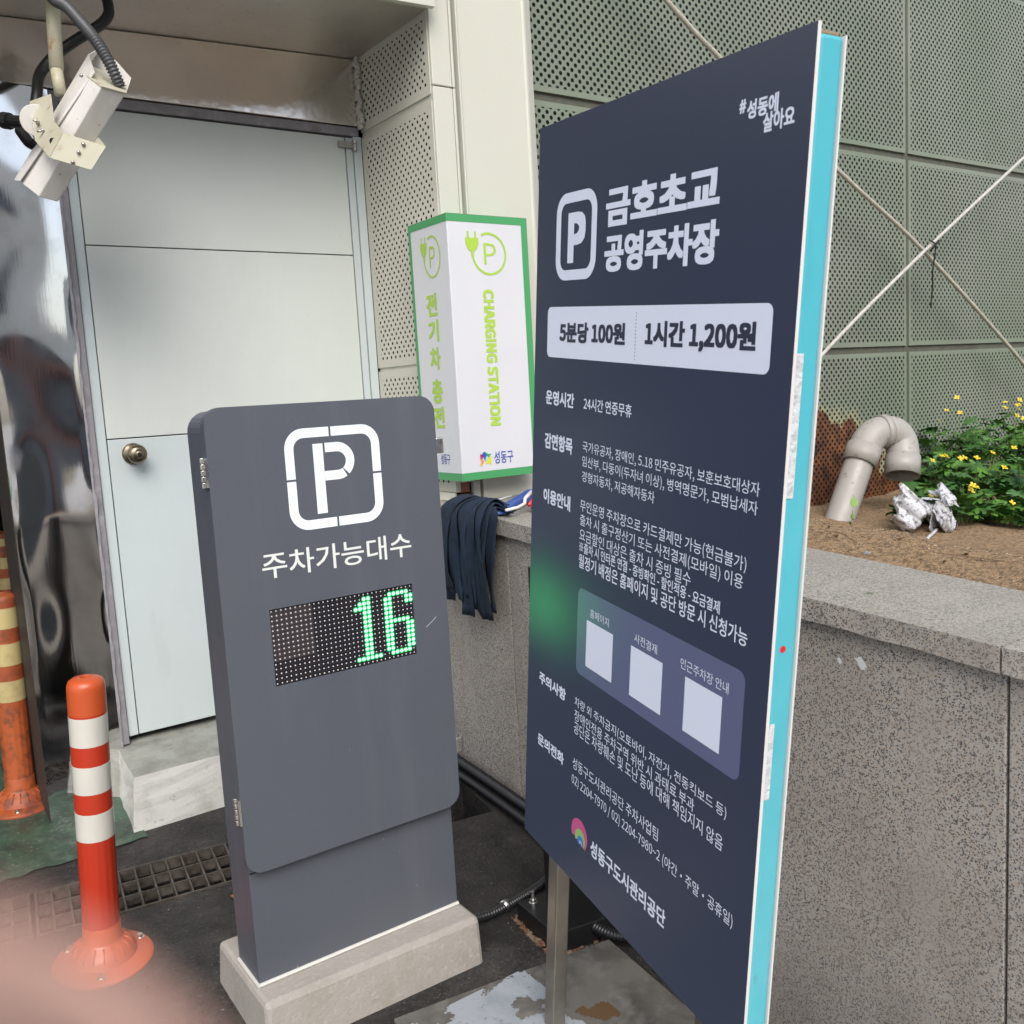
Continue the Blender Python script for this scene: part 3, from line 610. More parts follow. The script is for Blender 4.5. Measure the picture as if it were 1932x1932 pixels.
for k,(c,pg) in enumerate(cols):
    bm=bmesh.new(); bm.faces.new([bm.verts.new(FR2(*fsc(p))) for p in pg]); build('flag_patch',bm,mat('flag_colour',c,.5),lb)

# ------------------------------------------------------------------ grey parking counter cabinet and its base
M_cabf=mat('grey_powder_coat',(.085,.094,.115),.42,spots=((700,1,.66,.72,(.16,.17,.19),.5),(50,3,.74,.78,(.35,.35,.36),.6),(9,5,.55,.75,(.125,.132,.15),.45,'noise',(1,1,.12)),(2.2,4,.5,.7,(.10,.105,.12),.5)),bump=((420,.35,.0012),(1.2,.05,.01)),rvar=(3,.36,.48))
M_conc=mat('precast_concrete',(.35,.325,.295),.85,spots=((10,6,.45,.7,(.30,.275,.24),.7),(70,4,.55,.7,(.46,.43,.39),.5),(120,2,.73,.76,(.10,.09,.08),.8)),bump=((28,.5,.006),(120,.5,.003)))
cb=bmesh.new()
hexa(cb,[(.610,1.912,-.06),(1.178,1.905,-.06),(1.178,2.25,-.03),(.610,2.25,-.03),(.618,1.925,.094),(1.174,1.912,.094),(1.174,2.24,.100),(.618,2.24,.100)])
for v in cb.verts: v.co-=Vector((.88,2.1,-.02))
o=build('concrete_plinth',cb,M_conc,bev=.012); o.location=(.88,2.1,-.02); tagp(o,'rough beige concrete block under the grey parking counter cabinet','plinth')
cab=thing('parking_counter_cabinet',(.896,2.11,.10),'dark grey metal parking space counter cabinet with lit green digits','cabinet')
def cl(x,y,z_): return (x-.896,y-2.11,z_-.10)
def cbx(bm,x0,x1,y0,y1,z0,z1): box(bm,x0-.896,x1-.896,y0-2.11,y1-2.11,z0-.10,z1-.10)
bm=bmesh.new(); prism(bm,rrect(.632,1.162,.200,1.395,.045)[:14]+[(.632,.102),(1.162,.102)],lambda u,v,t:cl(u,t,v),1.996,2.127); build('cabinet_body',bm,M_cabf,cab,bev=.0015)
bm=bmesh.new(); cbx(bm,.6325,1.1615,1.9945,1.9957,.3655,.3685); build('body_seam',bm,M_dark,cab)
# door leaf with LED window: ring of faces round the hole
Ydf=1.968
bm=bmesh.new(); out=rrect(.620,1.174,.375,1.402,.040,8); lx0,lx1,lz0,lz1=.723,1.081,.784,.958
v_o=[bm.verts.new(cl(u,Ydf,v)) for u,v in out]; v_b=[bm.verts.new(cl(u,1.992,v)) for u,v in out]
h=[(lx1,lz1),(lx0,lz1),(lx0,lz0),(lx1,lz0)]
h_o=[bm.verts.new(cl(u,Ydf,v)) for u,v in h]; h_b=[bm.verts.new(cl(u,Ydf+.009,v)) for u,v in h]
n=len(out)//4
for q_ in range(4):
    seg=v_o[q_*n:(q_+1)*n]
    for k in range(len(seg)-1): bm.faces.new((seg[k],seg[k+1],h_o[q_]))
    nx=v_o[((q_+1)*n)%len(out)]; bm.faces.new((seg[-1],nx,h_o[(q_+1)%4],h_o[q_]))
for k in range(len(out)): bm.faces.new((v_o[k],v_o[(k+1)%len(out)],v_b[(k+1)%len(out)],v_b[k]))
for k in range(4): bm.faces.new((h_o[k],h_o[(k+1)%4],h_b[(k+1)%4],h_b[k]))
bm.faces.new(v_b)
cdoor=build('cabinet_door',bm,M_cabf,cab)
M_edge=mat('worn_edge',(.20,.21,.23),.4)
bm=bmesh.new(); strip(bm,out,.0022,lambda u,v:cl(u,Ydf-.0004,v),closed=True)
# LED matrix
M_ledb=mat('led_board_black',(.008,.008,.012),.35,spots=((3,2,.4,.6,(.014,.012,.016),1),))
M_dot=mat('led_white',(.62,.60,.62),.3); M_lit=mat('led_lit',(.3,.9,.5),.3,emit=((.45,1.,.62),1.6)); M_halo=mat('led_halo',(.01,.12,.03),.4,emit=((.0,.50,.10),.9))
bm.free()
led=bmesh.new(); cbx(led,lx0-.003,lx1+.003,Ydf+.006,Ydf+.008,lz0-.003,lz1+.003); ledo=build('led_screen',led,M_ledb,cab)
led=bmesh.new(); cbx(led,lx0,lx0+(lx1-lx0)*9/32,Ydf+.0052,Ydf+.0060,lz0+(lz1-lz0)*5/16,lz1); build('led_reflection_patch',led,mat('painted_led_reflection',(.055,.042,.045),.5),ledo)  # reflection on the LED window, painted as a lighter brownish patch
lit=set()
for c in range(26,31): lit|={(1,c),(14,c)}
for r in (2,3): lit|={(r,25),(r,26),(r,30),(r,31)}
for r in range(4,14): lit|={(r,25),(r,26)}
for c in range(27,31): lit.add((7,c))
for r in range(8,14): lit|={(r,30),(r,31)}
lit|={(1,20),(1,21),(2,19),(2,20),(2,21),(3,18),(3,19),(3,20),(3,21)}
for r in range(4,14): lit|={(r,20),(r,21)}
for c in range(18,24): lit.add((14,c))
b1=bmesh.new(); b2=bmesh.new(); b3=bmesh.new(); b4=bmesh.new(); pu=(lx1-lx0)/32; pv=(lz1-lz0)/16
def disc(bm,x,z_,y,r,n=10): bm.faces.new([bm.verts.new(cl(x+r*math.cos(2*math.pi*k/n),y,z_+r*math.sin(2*math.pi*k/n))) for k in range(n)])
rn=random.Random(4)
for r in range(16):
    for c in range(32):
        x=lx0+(c+.5)*pu; z_=lz1-(r+.5)*pv
        if (r,c) in lit: disc(b2,x,z_,Ydf+.0040,.0038); disc(b3,x,z_,Ydf+.0041,.0064,12)
        else: disc(b1,x+rn.uniform(-.0003,.0003),z_,Ydf+.0041,.0018,8)
tagp(build('unlit_led_dots',b1,M_dot,ledo,recalc=False),kind='stuff'); build('lit_led_digits',b2,M_lit,ledo,recalc=False); build('led_glow_rings',b3,M_halo,ledo,recalc=False); b4.free()
# louvre grid between the dots
M_grid=mat('led_mask',(.025,.024,.028),.5)
bm=bmesh.new()
for c in range(1,32): x=lx0+c*pu; cbx(bm,x-.0006,x+.0006,Ydf+.0042,Ydf+.006,lz0,lz1)
for r in range(1,16): z_=lz1-r*pv; cbx(bm,lx0,lx1,Ydf+.0043,Ydf+.006,z_-.0006,z_+.0006)
build('led_mask_grid',bm,M_grid,ledo)
# white cut-out emblem and wording
M_cut=mat('backlit_white_acrylic',(.78,.83,.86),.12,emit=((.85,.95,1.),.12),spots=((4,2,.4,.65,(.55,.62,.66),.7),))
CF=lambda u,v:cl(u,Ydf-.0005,v)
bm=bmesh.new(); x0,x1,z0,z1,r,t=.789,1.020,1.121,1.346,.045,.021
m0,m1,n0,n1=x0+t/2,x1-t/2,z0+t/2,z1-t/2; cxm,czm=(x0+x1)/2-.006,(z0+z1)/2+.0; g=.0025; rr=r-t/2
def corner(cx_,cy_,a0): return arc(cx_,cy_,rr,a0,a0+90,8)
segs=[[(m1,czm+g)]+corner(m1-rr,n1-rr,0)+[(cxm+g,n1)],[(cxm-g,n1)]+corner(m0+rr,n1-rr,90)+[(m0,czm+g)],[(m0,czm-g)]+corner(m0+rr,n0+rr,180)+[(cxm+.004-g,n0)],[(cxm+.004+g,n0)]+corner(m1-rr,n0+rr,270)+[(m1,czm-g)]]
for s in segs: strip(bm,s,t,CF)
build('parking_emblem_frame',bm,M_cut,cab)
bm=bmesh.new(); ts=.021
px0,pz0,pz1=.868,1.154,1.310; bz=1.300; bz2=1.237; rb=(bz-bz2)/2
strip(bm,[(px0-.001,pz0),(px0-.001,pz1)],ts+.003,CF)
strip(bm,[(px0+ts/2+.001,bz2),(px0+ts/2+.026,bz2)],ts,CF)
strip(bm,[(px0+.016,bz),(.912,bz)]+arc(.912,bz2+rb,rb,90,-50,14)[1:],ts,CF)
strip(bm,arc(.912,bz2+rb,rb,-58,-90,5)+[(px0+ts/2+.026,bz2)],ts,CF)
build('letter_p',bm,M_cut,cab)
M_white_txt=mat('white_acrylic_text',(.72,.74,.72),.3)
lettering('주차가능대수',.716,1.085,1.026,1.083,CF,M_white_txt,cab,.003)
bm=bmesh.new(); strip(bm,[(1.110,.845),(1.128,.856),(1.140,.866)],.0012,CF); build('scratch',bm,M_dot,cab)
# hinges on the left, latches on the right
M_chr=mat('zinc_hinge',(.62,.61,.58),.25,1.,rvar=(40,.2,.4))
for z0,z1 in ((1.235,1.300),(.492,.556)):
    bm=bmesh.new()
    for k in range(5):
        a=z0+(z1-z0)*k/5; tube(bm,[cl(.6145,1.985,a+.001),cl(.6145,1.985,a+(z1-z0)/5-.001)],.006,10)
    cbx(bm,.6145,.620,1.966,1.983,z0+.002,z1-.002); build('hinge',bm,M_chr,cab,bev=.0006)
for z0,z1 in ((1.262,1.300),(.505,.545)):
    bm=bmesh.new(); cbx(bm,1.175,1.197,1.972,1.992,z0,z1); build('latch',bm,M_chr,cab,bev=.003)
M_bead=mat('white_silicone',(.60,.59,.55),.5,bump=((40,.5,.004),))
bm=bmesh.new(); tube(bm,[cl(.630,1.994,.1005),cl(1.163,1.994,.1005)],.0048,6); tube(bm,[cl(.630,1.994,.1005),cl(.630,2.126,.103)],.004,6); build('silicone_bead',bm,M_bead,cab)

# ------------------------------------------------------------------ the big information board
import itertools
def rot3(a,b,c): return Matrix.Rotation(c,4,'Z')@Matrix.Rotation(b,4,'Y')@Matrix.Rotation(a,4,'X')
SO=Vector((0,0,1.4)).lerp(Vector((1.213,1.746,.376)),.955); SR=rot3(-.038,.094,-1.756)
BW,BH=.80,1.561
sg=thing('information_board',SO,'tall navy parking information board with cyan edge standing on steel legs','sign board',rot=SR.to_euler()); sg.scale=(.955,)*3
# printed face: navy with a green glow at the left
M_face=mat('navy_print',(.050,.060,.105),.38)
n=M_face.node_tree.nodes; l=M_face.node_tree.links; b=n['Principled BSDF']
tc=n.new('ShaderNodeTexCoord'); sx=n.new('ShaderNodeSeparateXYZ'); l.new(tc.outputs['Object'],sx.inputs[0])
def mth(op,a,b_=None,c_=None):
    k=n.new('ShaderNodeMath'); k.operation=op
    for i,x in enumerate((a,b_,c_)):
        if x is None: continue
        if isinstance(x,(int,float)): k.inputs[i].default_value=x
        else: l.new(x,k.inputs[i])
    return k.outputs[0]
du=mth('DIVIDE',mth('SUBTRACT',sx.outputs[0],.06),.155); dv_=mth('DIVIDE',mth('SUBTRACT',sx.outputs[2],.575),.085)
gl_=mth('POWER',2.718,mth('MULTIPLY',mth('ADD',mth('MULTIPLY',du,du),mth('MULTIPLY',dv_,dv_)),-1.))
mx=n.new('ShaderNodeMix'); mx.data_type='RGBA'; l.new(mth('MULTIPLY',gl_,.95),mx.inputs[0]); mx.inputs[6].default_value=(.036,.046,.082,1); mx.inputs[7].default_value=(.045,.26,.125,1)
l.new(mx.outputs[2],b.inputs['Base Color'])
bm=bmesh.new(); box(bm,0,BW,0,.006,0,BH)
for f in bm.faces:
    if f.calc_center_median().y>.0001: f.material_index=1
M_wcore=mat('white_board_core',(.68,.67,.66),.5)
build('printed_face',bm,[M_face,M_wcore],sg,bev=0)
M_cyan=mat('cyan_paint',(.075,.43,.52),.45,spots=((3,4,.45,.62,(.05,.34,.41),.9),(2.0,4,.52,.60,(.13,.50,.58),.6),(24,5,.66,.72,(.09,.28,.32),.6)),bump=((8,.2,.006),(60,.1,.001)),scale3=(1,1,.5))
M_brown=mat('brown_board_end',(.28,.20,.12),.8)
bm=bmesh.new(); BT=.048
box(bm,.012,BW-.0025,.007,BT,.006,BH-.012)
build('cyan_frame',bm,M_cyan,sg,bev=.006)
bm=bmesh.new(); box(bm,.012,BW-.010,.0075,BT-.001,BH-.012,BH-.006); build('frame_top',bm,M_brown,sg,bev=.002)
bm=bmesh.new(); box(bm,0,BW,BT,BT+.003,0,BH-.012); build('back_sheet',bm,M_wcore,sg)
# strips of tape and the red dot on the cyan edge
M_tape=mat('clear_whitish_tape',(.60,.62,.64),.35,spots=((60,5,.5,.65,(.45,.47,.50),.8),),bump=((60,.9,.006),))
for z0,z1,y1 in ((.93,1.135,.020),(.462,.585,.018)):
    bm=bmesh.new(); box(bm,BW-.0026,BW-.0018,.0078,y1,z0,z1); build('tape_strip',bm,M_tape,sg)
M_red=mat('red_sticker',(.62,.02,.025),.5)
bm=bmesh.new(); bm.faces.new([bm.verts.new((BW-.0020,.023+.0055*math.cos(2*math.pi*k/20),.702+.0055*math.sin(2*math.pi*k/20))) for k in range(20)]); build('red_dot',bm,M_red,sg)
# legs
M_leg=mat('dull_stainless_leg',(.36,.33,.28),.42,1.,spots=((8,5,.45,.65,(.26,.235,.20),.8),(90,3,.70,.74,(.5,.48,.45),.7)),bump=((90,.15,.001,'noise',(1,1,.1)),),rvar=(10,.3,.55))
for x0 in (.105,.66):
    bm=bmesh.new(); box(bm,x0,x0+.042,.010,.044,-.50,.004); build('leg',bm,M_leg,sg,bev=.003)
SF=lambda e:(lambda u,v:(u,-e,v))
M_lav=mat('pale_lavender_print',(.72,.76,.90),.4); M_navy=mat('navy_letter_print',(.035,.04,.07),.4)
M_pan=mat('slate_panel_print',(.115,.13,.235),.38)
n=M_pan.node_tree.nodes; l=M_pan.node_tree.links; b=n['Principled BSDF']; tc=n.new('ShaderNodeTexCoord'); sx=n.new('ShaderNodeSeparateXYZ'); l.new(tc.outputs['Object'],sx.inputs[0])
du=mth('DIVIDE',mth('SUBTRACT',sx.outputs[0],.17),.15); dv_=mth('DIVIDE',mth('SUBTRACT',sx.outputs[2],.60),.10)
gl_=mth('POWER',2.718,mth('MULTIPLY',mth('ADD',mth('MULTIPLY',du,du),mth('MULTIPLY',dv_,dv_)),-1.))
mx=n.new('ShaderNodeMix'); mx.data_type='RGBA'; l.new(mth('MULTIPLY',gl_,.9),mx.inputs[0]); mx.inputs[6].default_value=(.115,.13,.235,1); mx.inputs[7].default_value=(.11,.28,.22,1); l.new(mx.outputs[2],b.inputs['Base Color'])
def flat(name,poly,e,m): 
    bm=bmesh.new(); bm.faces.new([bm.verts.new((u,-e,v)) for u,v in poly]); return build(name,bm,m,sg)
flat('price_panel',rrect(.056,.752,1.103,1.204,.013),.0003,M_lav)
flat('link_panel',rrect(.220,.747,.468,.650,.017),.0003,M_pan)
for u0,u1 in ((.259,.360),(.424,.527),(.5945,.695)): flat('blank_white_square',[(u0,.494),(u1,.494),(u1,.591),(u0,.591)],.0006,M_lav)
bm=bmesh.new(); strip(bm,rrect(.095,.236,1.265,1.411,.030,8),.0195,SF(.0006),closed=True); build('parking_emblem_frame',bm,M_lav,sg)
e1=SF(.0004); e2=SF(.0007)
TX=[('P',.134,.204,1.287,1.383,.02,M_lav,e1),
('금호초교',.277,.613,1.344,1.412,.015,M_lav,e1),('공영주차장',.277,.617,1.264,1.331,.015,M_lav,e1),
('#',.648,.663,1.473,1.492,.012,M_lav,e1),('성동에',.666,.733,1.462,1.488,.012,M_lav,e1),('살아요',.703,.768,1.438,1.465,.012,M_lav,e1),
('5분당 100원',.110,.360,1.134,1.174,.016,M_navy,e2),('1시간 1,200원',.425,.719,1.130,1.178,.016,M_navy,e2),
('운영시간',.056,.179,1.005,1.035,.012,M_lav,e1),('24시간 연중무휴',.218,.392,1.007,1.031,.004,M_lav,e1),
('감면항목',.056,.178,.912,.946,.012,M_lav,e1),
('국가유공자, 장애인, 5.18 민주유공자, 보훈보호대상자',.219,.750,.922,.946,.0,M_lav,e1),
('임산부, 다둥이(두자녀 이상), 병역명문가, 모범납세자',.219,.748,.893,.917,.0,M_lav,e1),
('경형자동차, 저공해자동차',.220,.477,.863,.887,.0,M_lav,e1),
('이용안내',.056,.176,.795,.827,.012,M_lav,e1),
('무인운영 주차장으로 카드결제만 가능(현금불가)',.217,.731,.803,.829,.0,M_lav,e1),
('출차 시 출구정산기 또는 사전결제(모바일) 이용',.218,.726,.774,.800,.0,M_lav,e1),
('요금할인 대상은 출차 시 증빙 필수',.218,.594,.746,.771,.0,M_lav,e1),
('※출차 시 인터폰 연결 - 증빙확인 - 할인적용 - 요금결제',.219,.674,.723,.744,-.004,M_lav,e1),
('월정기 배정은 홈페이지 및 공단 방문 시 신청가능',.218,.745,.690,.719,.004,M_lav,e1),
('홈페이지',.271,.343,.600,.618,.0,M_lav,e2),('사전결제',.434,.508,.600,.618,.0,M_lav,e2),('인근주차장 안내',.579,.709,.601,.620,.0,M_lav,e2),
('주의사항',.057,.181,.386,.414,.012,M_lav,e1),
('차량 외 주차금지(오토바이, 자전거, 전동킥보드 등)',.220,.723,.391,.415,.0,M_lav,e1),
('장애인전용 주차구역 위반 시 과태료 부과',.221,.639,.363,.387,.0,M_lav,e1),
('공단은 차량훼손 및 도난 등에 대해 책임지지 않음',.220,.719,.334,.361,.0,M_lav,e1),
('문의전화',.057,.181,.240,.268,.012,M_lav,e1),
('성동구도시관리공단 주차사업팀',.220,.539,.255,.281,.0,M_lav,e1),
('02) 2204-7970 / 02) 2204-7980~2 (야간·주말·공휴일)',.218,.756,.216,.243,.0,M_lav,e1),
('성동구도시관리공단',.305,.575,.100,.137,.010,M_lav,e1)]
for body,u0,u1,v0,v1,bd,m_,f_ in TX: lettering(body,u0,u1,v0,v1,f_,m_,sg,bd)
bm=bmesh.new()
for k in range(14):
    vz=1.111+k*.0062; bm.faces.new([bm.verts.new((.3945+.0012*math.cos(a),-.0007,vz+.0012*math.sin(a))) for a in [2*math.pi*q_/8 for q_ in range(8)]])
build('dotted_divider',bm,M_navy,sg)
# swirl emblem: nested shells
for k,(c,r) in enumerate((((.55,.10,.26),.034),((.30,.50,.15),.021),((.05,.20,.55),.0125),((.30,.45,.70),.007))):
    cu=.258+(.034-r)*.30; cv=.121-(.034-r)*.62
    pts=arc(cu,cv,r,-25,205,20)+[(cu-r*.4,cv-r*.25),(cu+r*.2,cv+r*.05),(cu+r*.75,cv-r*.75)]
    flat('swirl_emblem',pts,.0008+.0004*k,mat('emblem_colour',c,.4))

# ------------------------------------------------------------------ bollards
M_or=mat('orange_plastic',(.50,.085,.022),.35,spots=((3,3,.4,.7,(.46,.07,.02),.6),(60,4,.70,.75,(.6,.3,.15),.5)),bump=((6,.1,.004),))
M_rd=mat('red_plastic',(.44,.035,.014),.33,spots=((60,4,.70,.75,(.6,.3,.2),.5),))
M_refl=mat('white_reflective_band',(.62,.60,.54),.18,spots=((5,3,.4,.7,(.52,.51,.48),.7),),bump=((9,.25,.006,'noise',(1,1,.4)),),coat=.4)
M_oldo=mat('faded_orange_plastic',(.38,.085,.022),.55,spots=((5,6,.45,.65,(.20,.045,.02),.8),(30,5,.5,.65,(.09,.04,.03),.7)),bump=((20,.3,.004),))
M_refy=mat('yellowed_reflective_band',(.48,.40,.19),.3,spots=((12,5,.5,.7,(.30,.24,.12),.7),))
def bollard(loc,r,H,bands,mo,mr,mb,label,rot=(0,0,0),ribs=True,fl=.122):
    t=thing('striped_bollard',loc,label,'bollard','flexible striped bollards',rot=rot)
    N=48
    def band(name,z0,z1,rr,m,cap=False):
        bm=bmesh.new(); pr=[(rr*.97,z0),(rr,z0+.0006),(rr,z1-.0006),(rr*.97,z1)]
        if cap: pr=[(rr,z0),(rr,z1-.030),(rr*.985,z1-.019),(rr*.90,z1-.009),(rr*.72,z1-.003),(rr*.30,z1),(rr*.27,z1-.004),(rr*.26,z1-.02)]
        lathe(bm,pr,N,cap=False); o=build(name,bm,m,t,smooth=True); o.data.set_sharp_from_angle(angle=R_(50)); return o
    zs=[.105]; 
    bm=bmesh.new()
    # post: continuous shell with fluted lower part
    rings=[]
    zz=[.095,.14,bands[-1][0]-.03,bands[-1][0]-.012,bands[-1][0],H-.075]
    for z_ in zz:
        fl_=ribs and (.10<z_<bands[-1][0]-.02)
        rings.append([bm.verts.new(((r*(.965 if (fl_ and k%4==0) else 1.0))*math.cos(2*math.pi*k/64),(r*(.965 if (fl_ and k%4==0) else 1.0))*math.sin(2*math.pi*k/64),z_)) for k in range(64)])
    for i in range(len(rings)-1):
        for k in range(64): bm.faces.new((rings[i][k],rings[i][(k+1)%64],rings[i+1][(k+1)%64],rings[i+1][k]))
    build('post',bm,mr,t,smooth=True)
    band('post_cap',H-.089,H,r*1.006,mo,True)
    for z0,z1 in bands: band('reflective_band',z0,z1,r*1.012,mb)
    bm=bmesh.new(); lathe(bm,[(fl,.0),(fl,.008),(fl*.93,.014),(.082,.020),(.080,.030),(.066,.050),(.050,.062),(r*1.03,.068),(r*1.03,.108),(r*.9,.108)],48)
    build('base_flange',bm,mo,t,smooth=True,bev=.0015)
    bm=bmesh.new()
    for k in range(18):
        a=2*math.pi*k/18; c,s_=math.cos(a),math.sin(a)
        tube(bm,[(c*.0775,s_*.0775,.034),(c*.066,s_*.066,.0515),(c*.053,s_*.053,.061)],.0022,5)
    tagp(build('base_ribs',bm,mo,t,smooth=True),kind='stuff')
    for a in (15,135,255):
        bm=bmesh.new(); lathe(bm,[(.012,0),(.012,.003),(.0075,.004),(.0075,.011),(0.0001,.012)],8,c=(.100*math.cos(R_(a)),.100*math.sin(R_(a)),.014)); build('anchor_bolt',bm,M_chr,t)
    return t
bollard((.400,2.505,gz(2.505)-.004),.0445,.758,[(.590,.664),(.468,.540),(.344,.417)],M_or,M_rd,M_refl,'bright orange and red bollard with three white bands beside the drain grating',rot=(.055,.036,0))
bollard((.372,3.56,gz(3.56)-.002),.0465,.745,[(.628,.698),(.502,.578),(.378,.450)],M_oldo,M_oldo,M_refy,'faded grubby orange bollard with yellowed bands left of the steel column',rot=(0,.02,0))
bollard((.655,5.6,.089),.048,.735,[(.66,.70),(.54,.60),(.43,.49)],M_oldo,M_oldo,M_refy,'dim orange bollard standing deeper inside the dark garage',rot=(0,-.01,0))

# ------------------------------------------------------------------ mop lying on the coping
M_mop=mat('navy_mop_cloth',(.007,.018,.040),.95,spots=((25,5,.45,.65,(.003,.007,.016),.8),(6,4,.55,.7,(.012,.035,.068),.7)),bump=((300,.8,.003),(30,.5,.006)))
M_bl=mat('blue_plastic',(.03,.07,.30),.35,bump=((30,.1,.002),)); M_wp=mat('white_plastic',(.68,.67,.63),.35); M_rp=mat('red_plastic_clip',(.50,.03,.03),.3)
mop=thing('mop',(1.74,2.65,1.0),'blue mop with dark navy cloth strips hanging over the granite coping','mop')
MO=Vector((1.74,2.65,1.0)); rn=random.Random(21)
for k in range(17):
    ly=k%3; y=2.552+.262*(k/16)+rn.uniform(-.008,.008); xo=-.010*ly; d1=rn.uniform(-.022,.022); d2=d1+rn.uniform(-.02,.02)-.01
    zb_=.655+rn.uniform(-.025,.085); 
    path=spline([(1.79,2.60+(y-2.68)*.35,1.005+.012*ly),(1.75,y*.7+2.63*.3,1.028+.012*ly),(1.712+xo,y,1.012),(1.696+xo,y+.3*d1,.93),(1.699+xo+rn.uniform(-.006,.004),y+d1,.80),(1.700+xo,y+d2,zb_)],5)
    bm=bmesh.new(); wd=rn.uniform(.022,.040); rows=[]
    for i,p in enumerate(path):
        tw=.5*math.sin(i*.35+k)+.2; fld=.009*math.sin(i*.28+k*2)
        c,s_=math.cos(tw),math.sin(tw)
        row=[]
        for q_ in (-1,-.5,0,.5,1):
            off=Vector((s_*wd*.5*q_,c*wd*q_*.9,0)); b_=fld*(1-abs(q_))+.002*math.sin(q_*6+i)
            row.append(bm.verts.new(Vector(p)-MO+off+Vector((-b_-.003,0,0))))
        rows.append(row)
    for i in range(len(rows)-1):
        for j in range(4): bm.faces.new((rows[i][j],rows[i][j+1],rows[i+1][j+1],rows[i+1][j]))
    o=build('mop_strip',bm,M_mop,mop,smooth=True); md=o.modifiers.new('s','SOLIDIFY'); md.thickness=.0035
def ml(p): return Vector(p)-MO
bm=bmesh.new()
hexa(bm,[ml(p) for p in ((1.735,2.56,.998),(1.775,2.545,1.0),(2.05,2.745,1.012),(2.035,2.785,1.012),(1.735,2.57,1.022),(1.775,2.555,1.018),(2.05,2.75,1.044),(2.035,2.785,1.044))]); build('mop_head_plate',bm,M_bl,mop,bev=.006)
bm=bmesh.new(); tube(bm,[ml(p) for p in ((1.99,2.735,1.030),(2.6,3.0-.16,1.09))],.014,12); build('mop_handle',bm,M_bl,mop,smooth=True)
bm=bmesh.new(); tube(bm,[ml(p) for p in ((1.745,2.515,1.018),(1.80,2.525,1.020),(1.855,2.56,1.024),(1.865,2.57,1.040),(1.93,2.62,1.052))],[.005,.0055,.006,.006,.008],8); build('white_clamp',bm,M_wp,mop,smooth=True)
bm=bmesh.new(); tube(bm,[ml(p) for p in ((1.765,2.64,1.030),(1.81,2.665,1.034),(1.90,2.70,1.036))],.004,8); build('white_clamp',bm,M_wp,mop,smooth=True)
bm=bmesh.new(); tube(bm,[ml(p) for p in ((1.86,2.545,1.020),(1.90,2.565,1.030),(1.95,2.605,1.040),(2.02,2.67,1.034),(2.03,2.675,1.028))],[.006,.010,.009,.006,.008],8)
build('red_lever',bm,M_rp,mop,smooth=True)
bm=bmesh.new(); tube(bm,[ml(p) for p in ((1.875,2.548,1.016),(1.885,2.536,1.016))],.014,14); build('red_pivot',bm,M_rp,mop,smooth=True)

# ------------------------------------------------------------------ hoses, post, slab on the ground
M_hose=mat('black_corrugated_hose',(.012,.012,.014),.38)
def hose(P,r,label,pitch=.008,amp=.0016):
    c=Vector(P[0]); pts,rr=ribbed([Vector(p)-c for p in P],r,pitch,amp); bm=bmesh.new(); tube(bm,pts,rr,12); o=build('corrugated_hose',bm,M_hose,smooth=True); o.location=c; return tagp(o,label,'hose','black corrugated hoses on the ground')
hose([(1.66,3.35,.10),(1.665,3.0,.068),(1.668,2.75,.052),(1.650,2.365,.032),(1.625,2.20,.024),(1.60,2.12,.020),(1.53,2.075,.014),(1.47,2.052,.012),(1.374,2.035,.010),(1.27,2.03,.008),(1.18,2.06,.008)],.0125,'thin black corrugated hose curling from the wall foot to the cabinet plinth')
hose([(1.70,3.35,.11),(1.705,2.9,.08),(1.70,2.5,.05),(1.69,2.2,.025),(1.66,2.02,.01),(1.60,1.97,.004)],.018,'thicker black hose lying straight along the foot of the granite wall')
hose([(1.435,1.93,.02),(1.47,1.775,-.004),(1.52,1.72,-.012),(1.58,1.66,-.02),(1.62,1.60,-.03)],.015,'short black hose by the rusty post base under the board')
bm=bmesh.new(); tube(bm,[(0,0,0),(.018,.003,0)],.0155,14); o=build('hose_clip',bm,M_chr,smooth=True); o.location=(1.325,2.0325,.010); o.rotation_euler=(0,0,.1); tagp(o,'silver tape ring round the thin black hose','hose clip')
M_blk=mat('black_painted_steel',(.010,.010,.011),.4,bump=((20,.1,.002),))
M_rust=mat('rust_crust',(.14,.06,.028),.95,spots=((30,5,.45,.6,(.26,.21,.15),.9),(60,4,.5,.7,(.06,.03,.02),.7)),bump=((60,1.,.008),))
post=thing('black_post',(1.46,1.895,-.02),'black square steel post on a bolted base plate behind the information board','post')
def pq(x,y,z_): return (x-1.46,y-1.895,z_+.02)
bm=bmesh.new(); hexa(bm,[pq(*p) for p in ((1.405,1.84,.0),(1.515,1.835,.0),(1.525,1.94,.0),(1.41,1.95,.0),(1.405,1.84,.95),(1.515,1.835,.95),(1.525,1.94,.95),(1.41,1.95,.95))]); build('post_shaft',bm,M_blk,post,bev=.003)
bm=bmesh.new(); hexa(bm,[pq(*p) for p in ((1.335,1.815,-.05),(1.56,1.785,-.05),(1.58,1.99,-.05),(1.35,2.005,-.05),(1.340,1.82,.022),(1.555,1.79,.018),(1.575,1.985,.026),(1.352,2.0,.028))]); build('base_plate',bm,M_blk,post,bev=.002)
bm=bmesh.new(); pts=[]; rn=random.Random(8)
ring=[(1.330,1.81),(1.45,1.792),(1.565,1.778),(1.585,1.99),(1.46,2.0),(1.343,2.012),(1.335,1.91)]
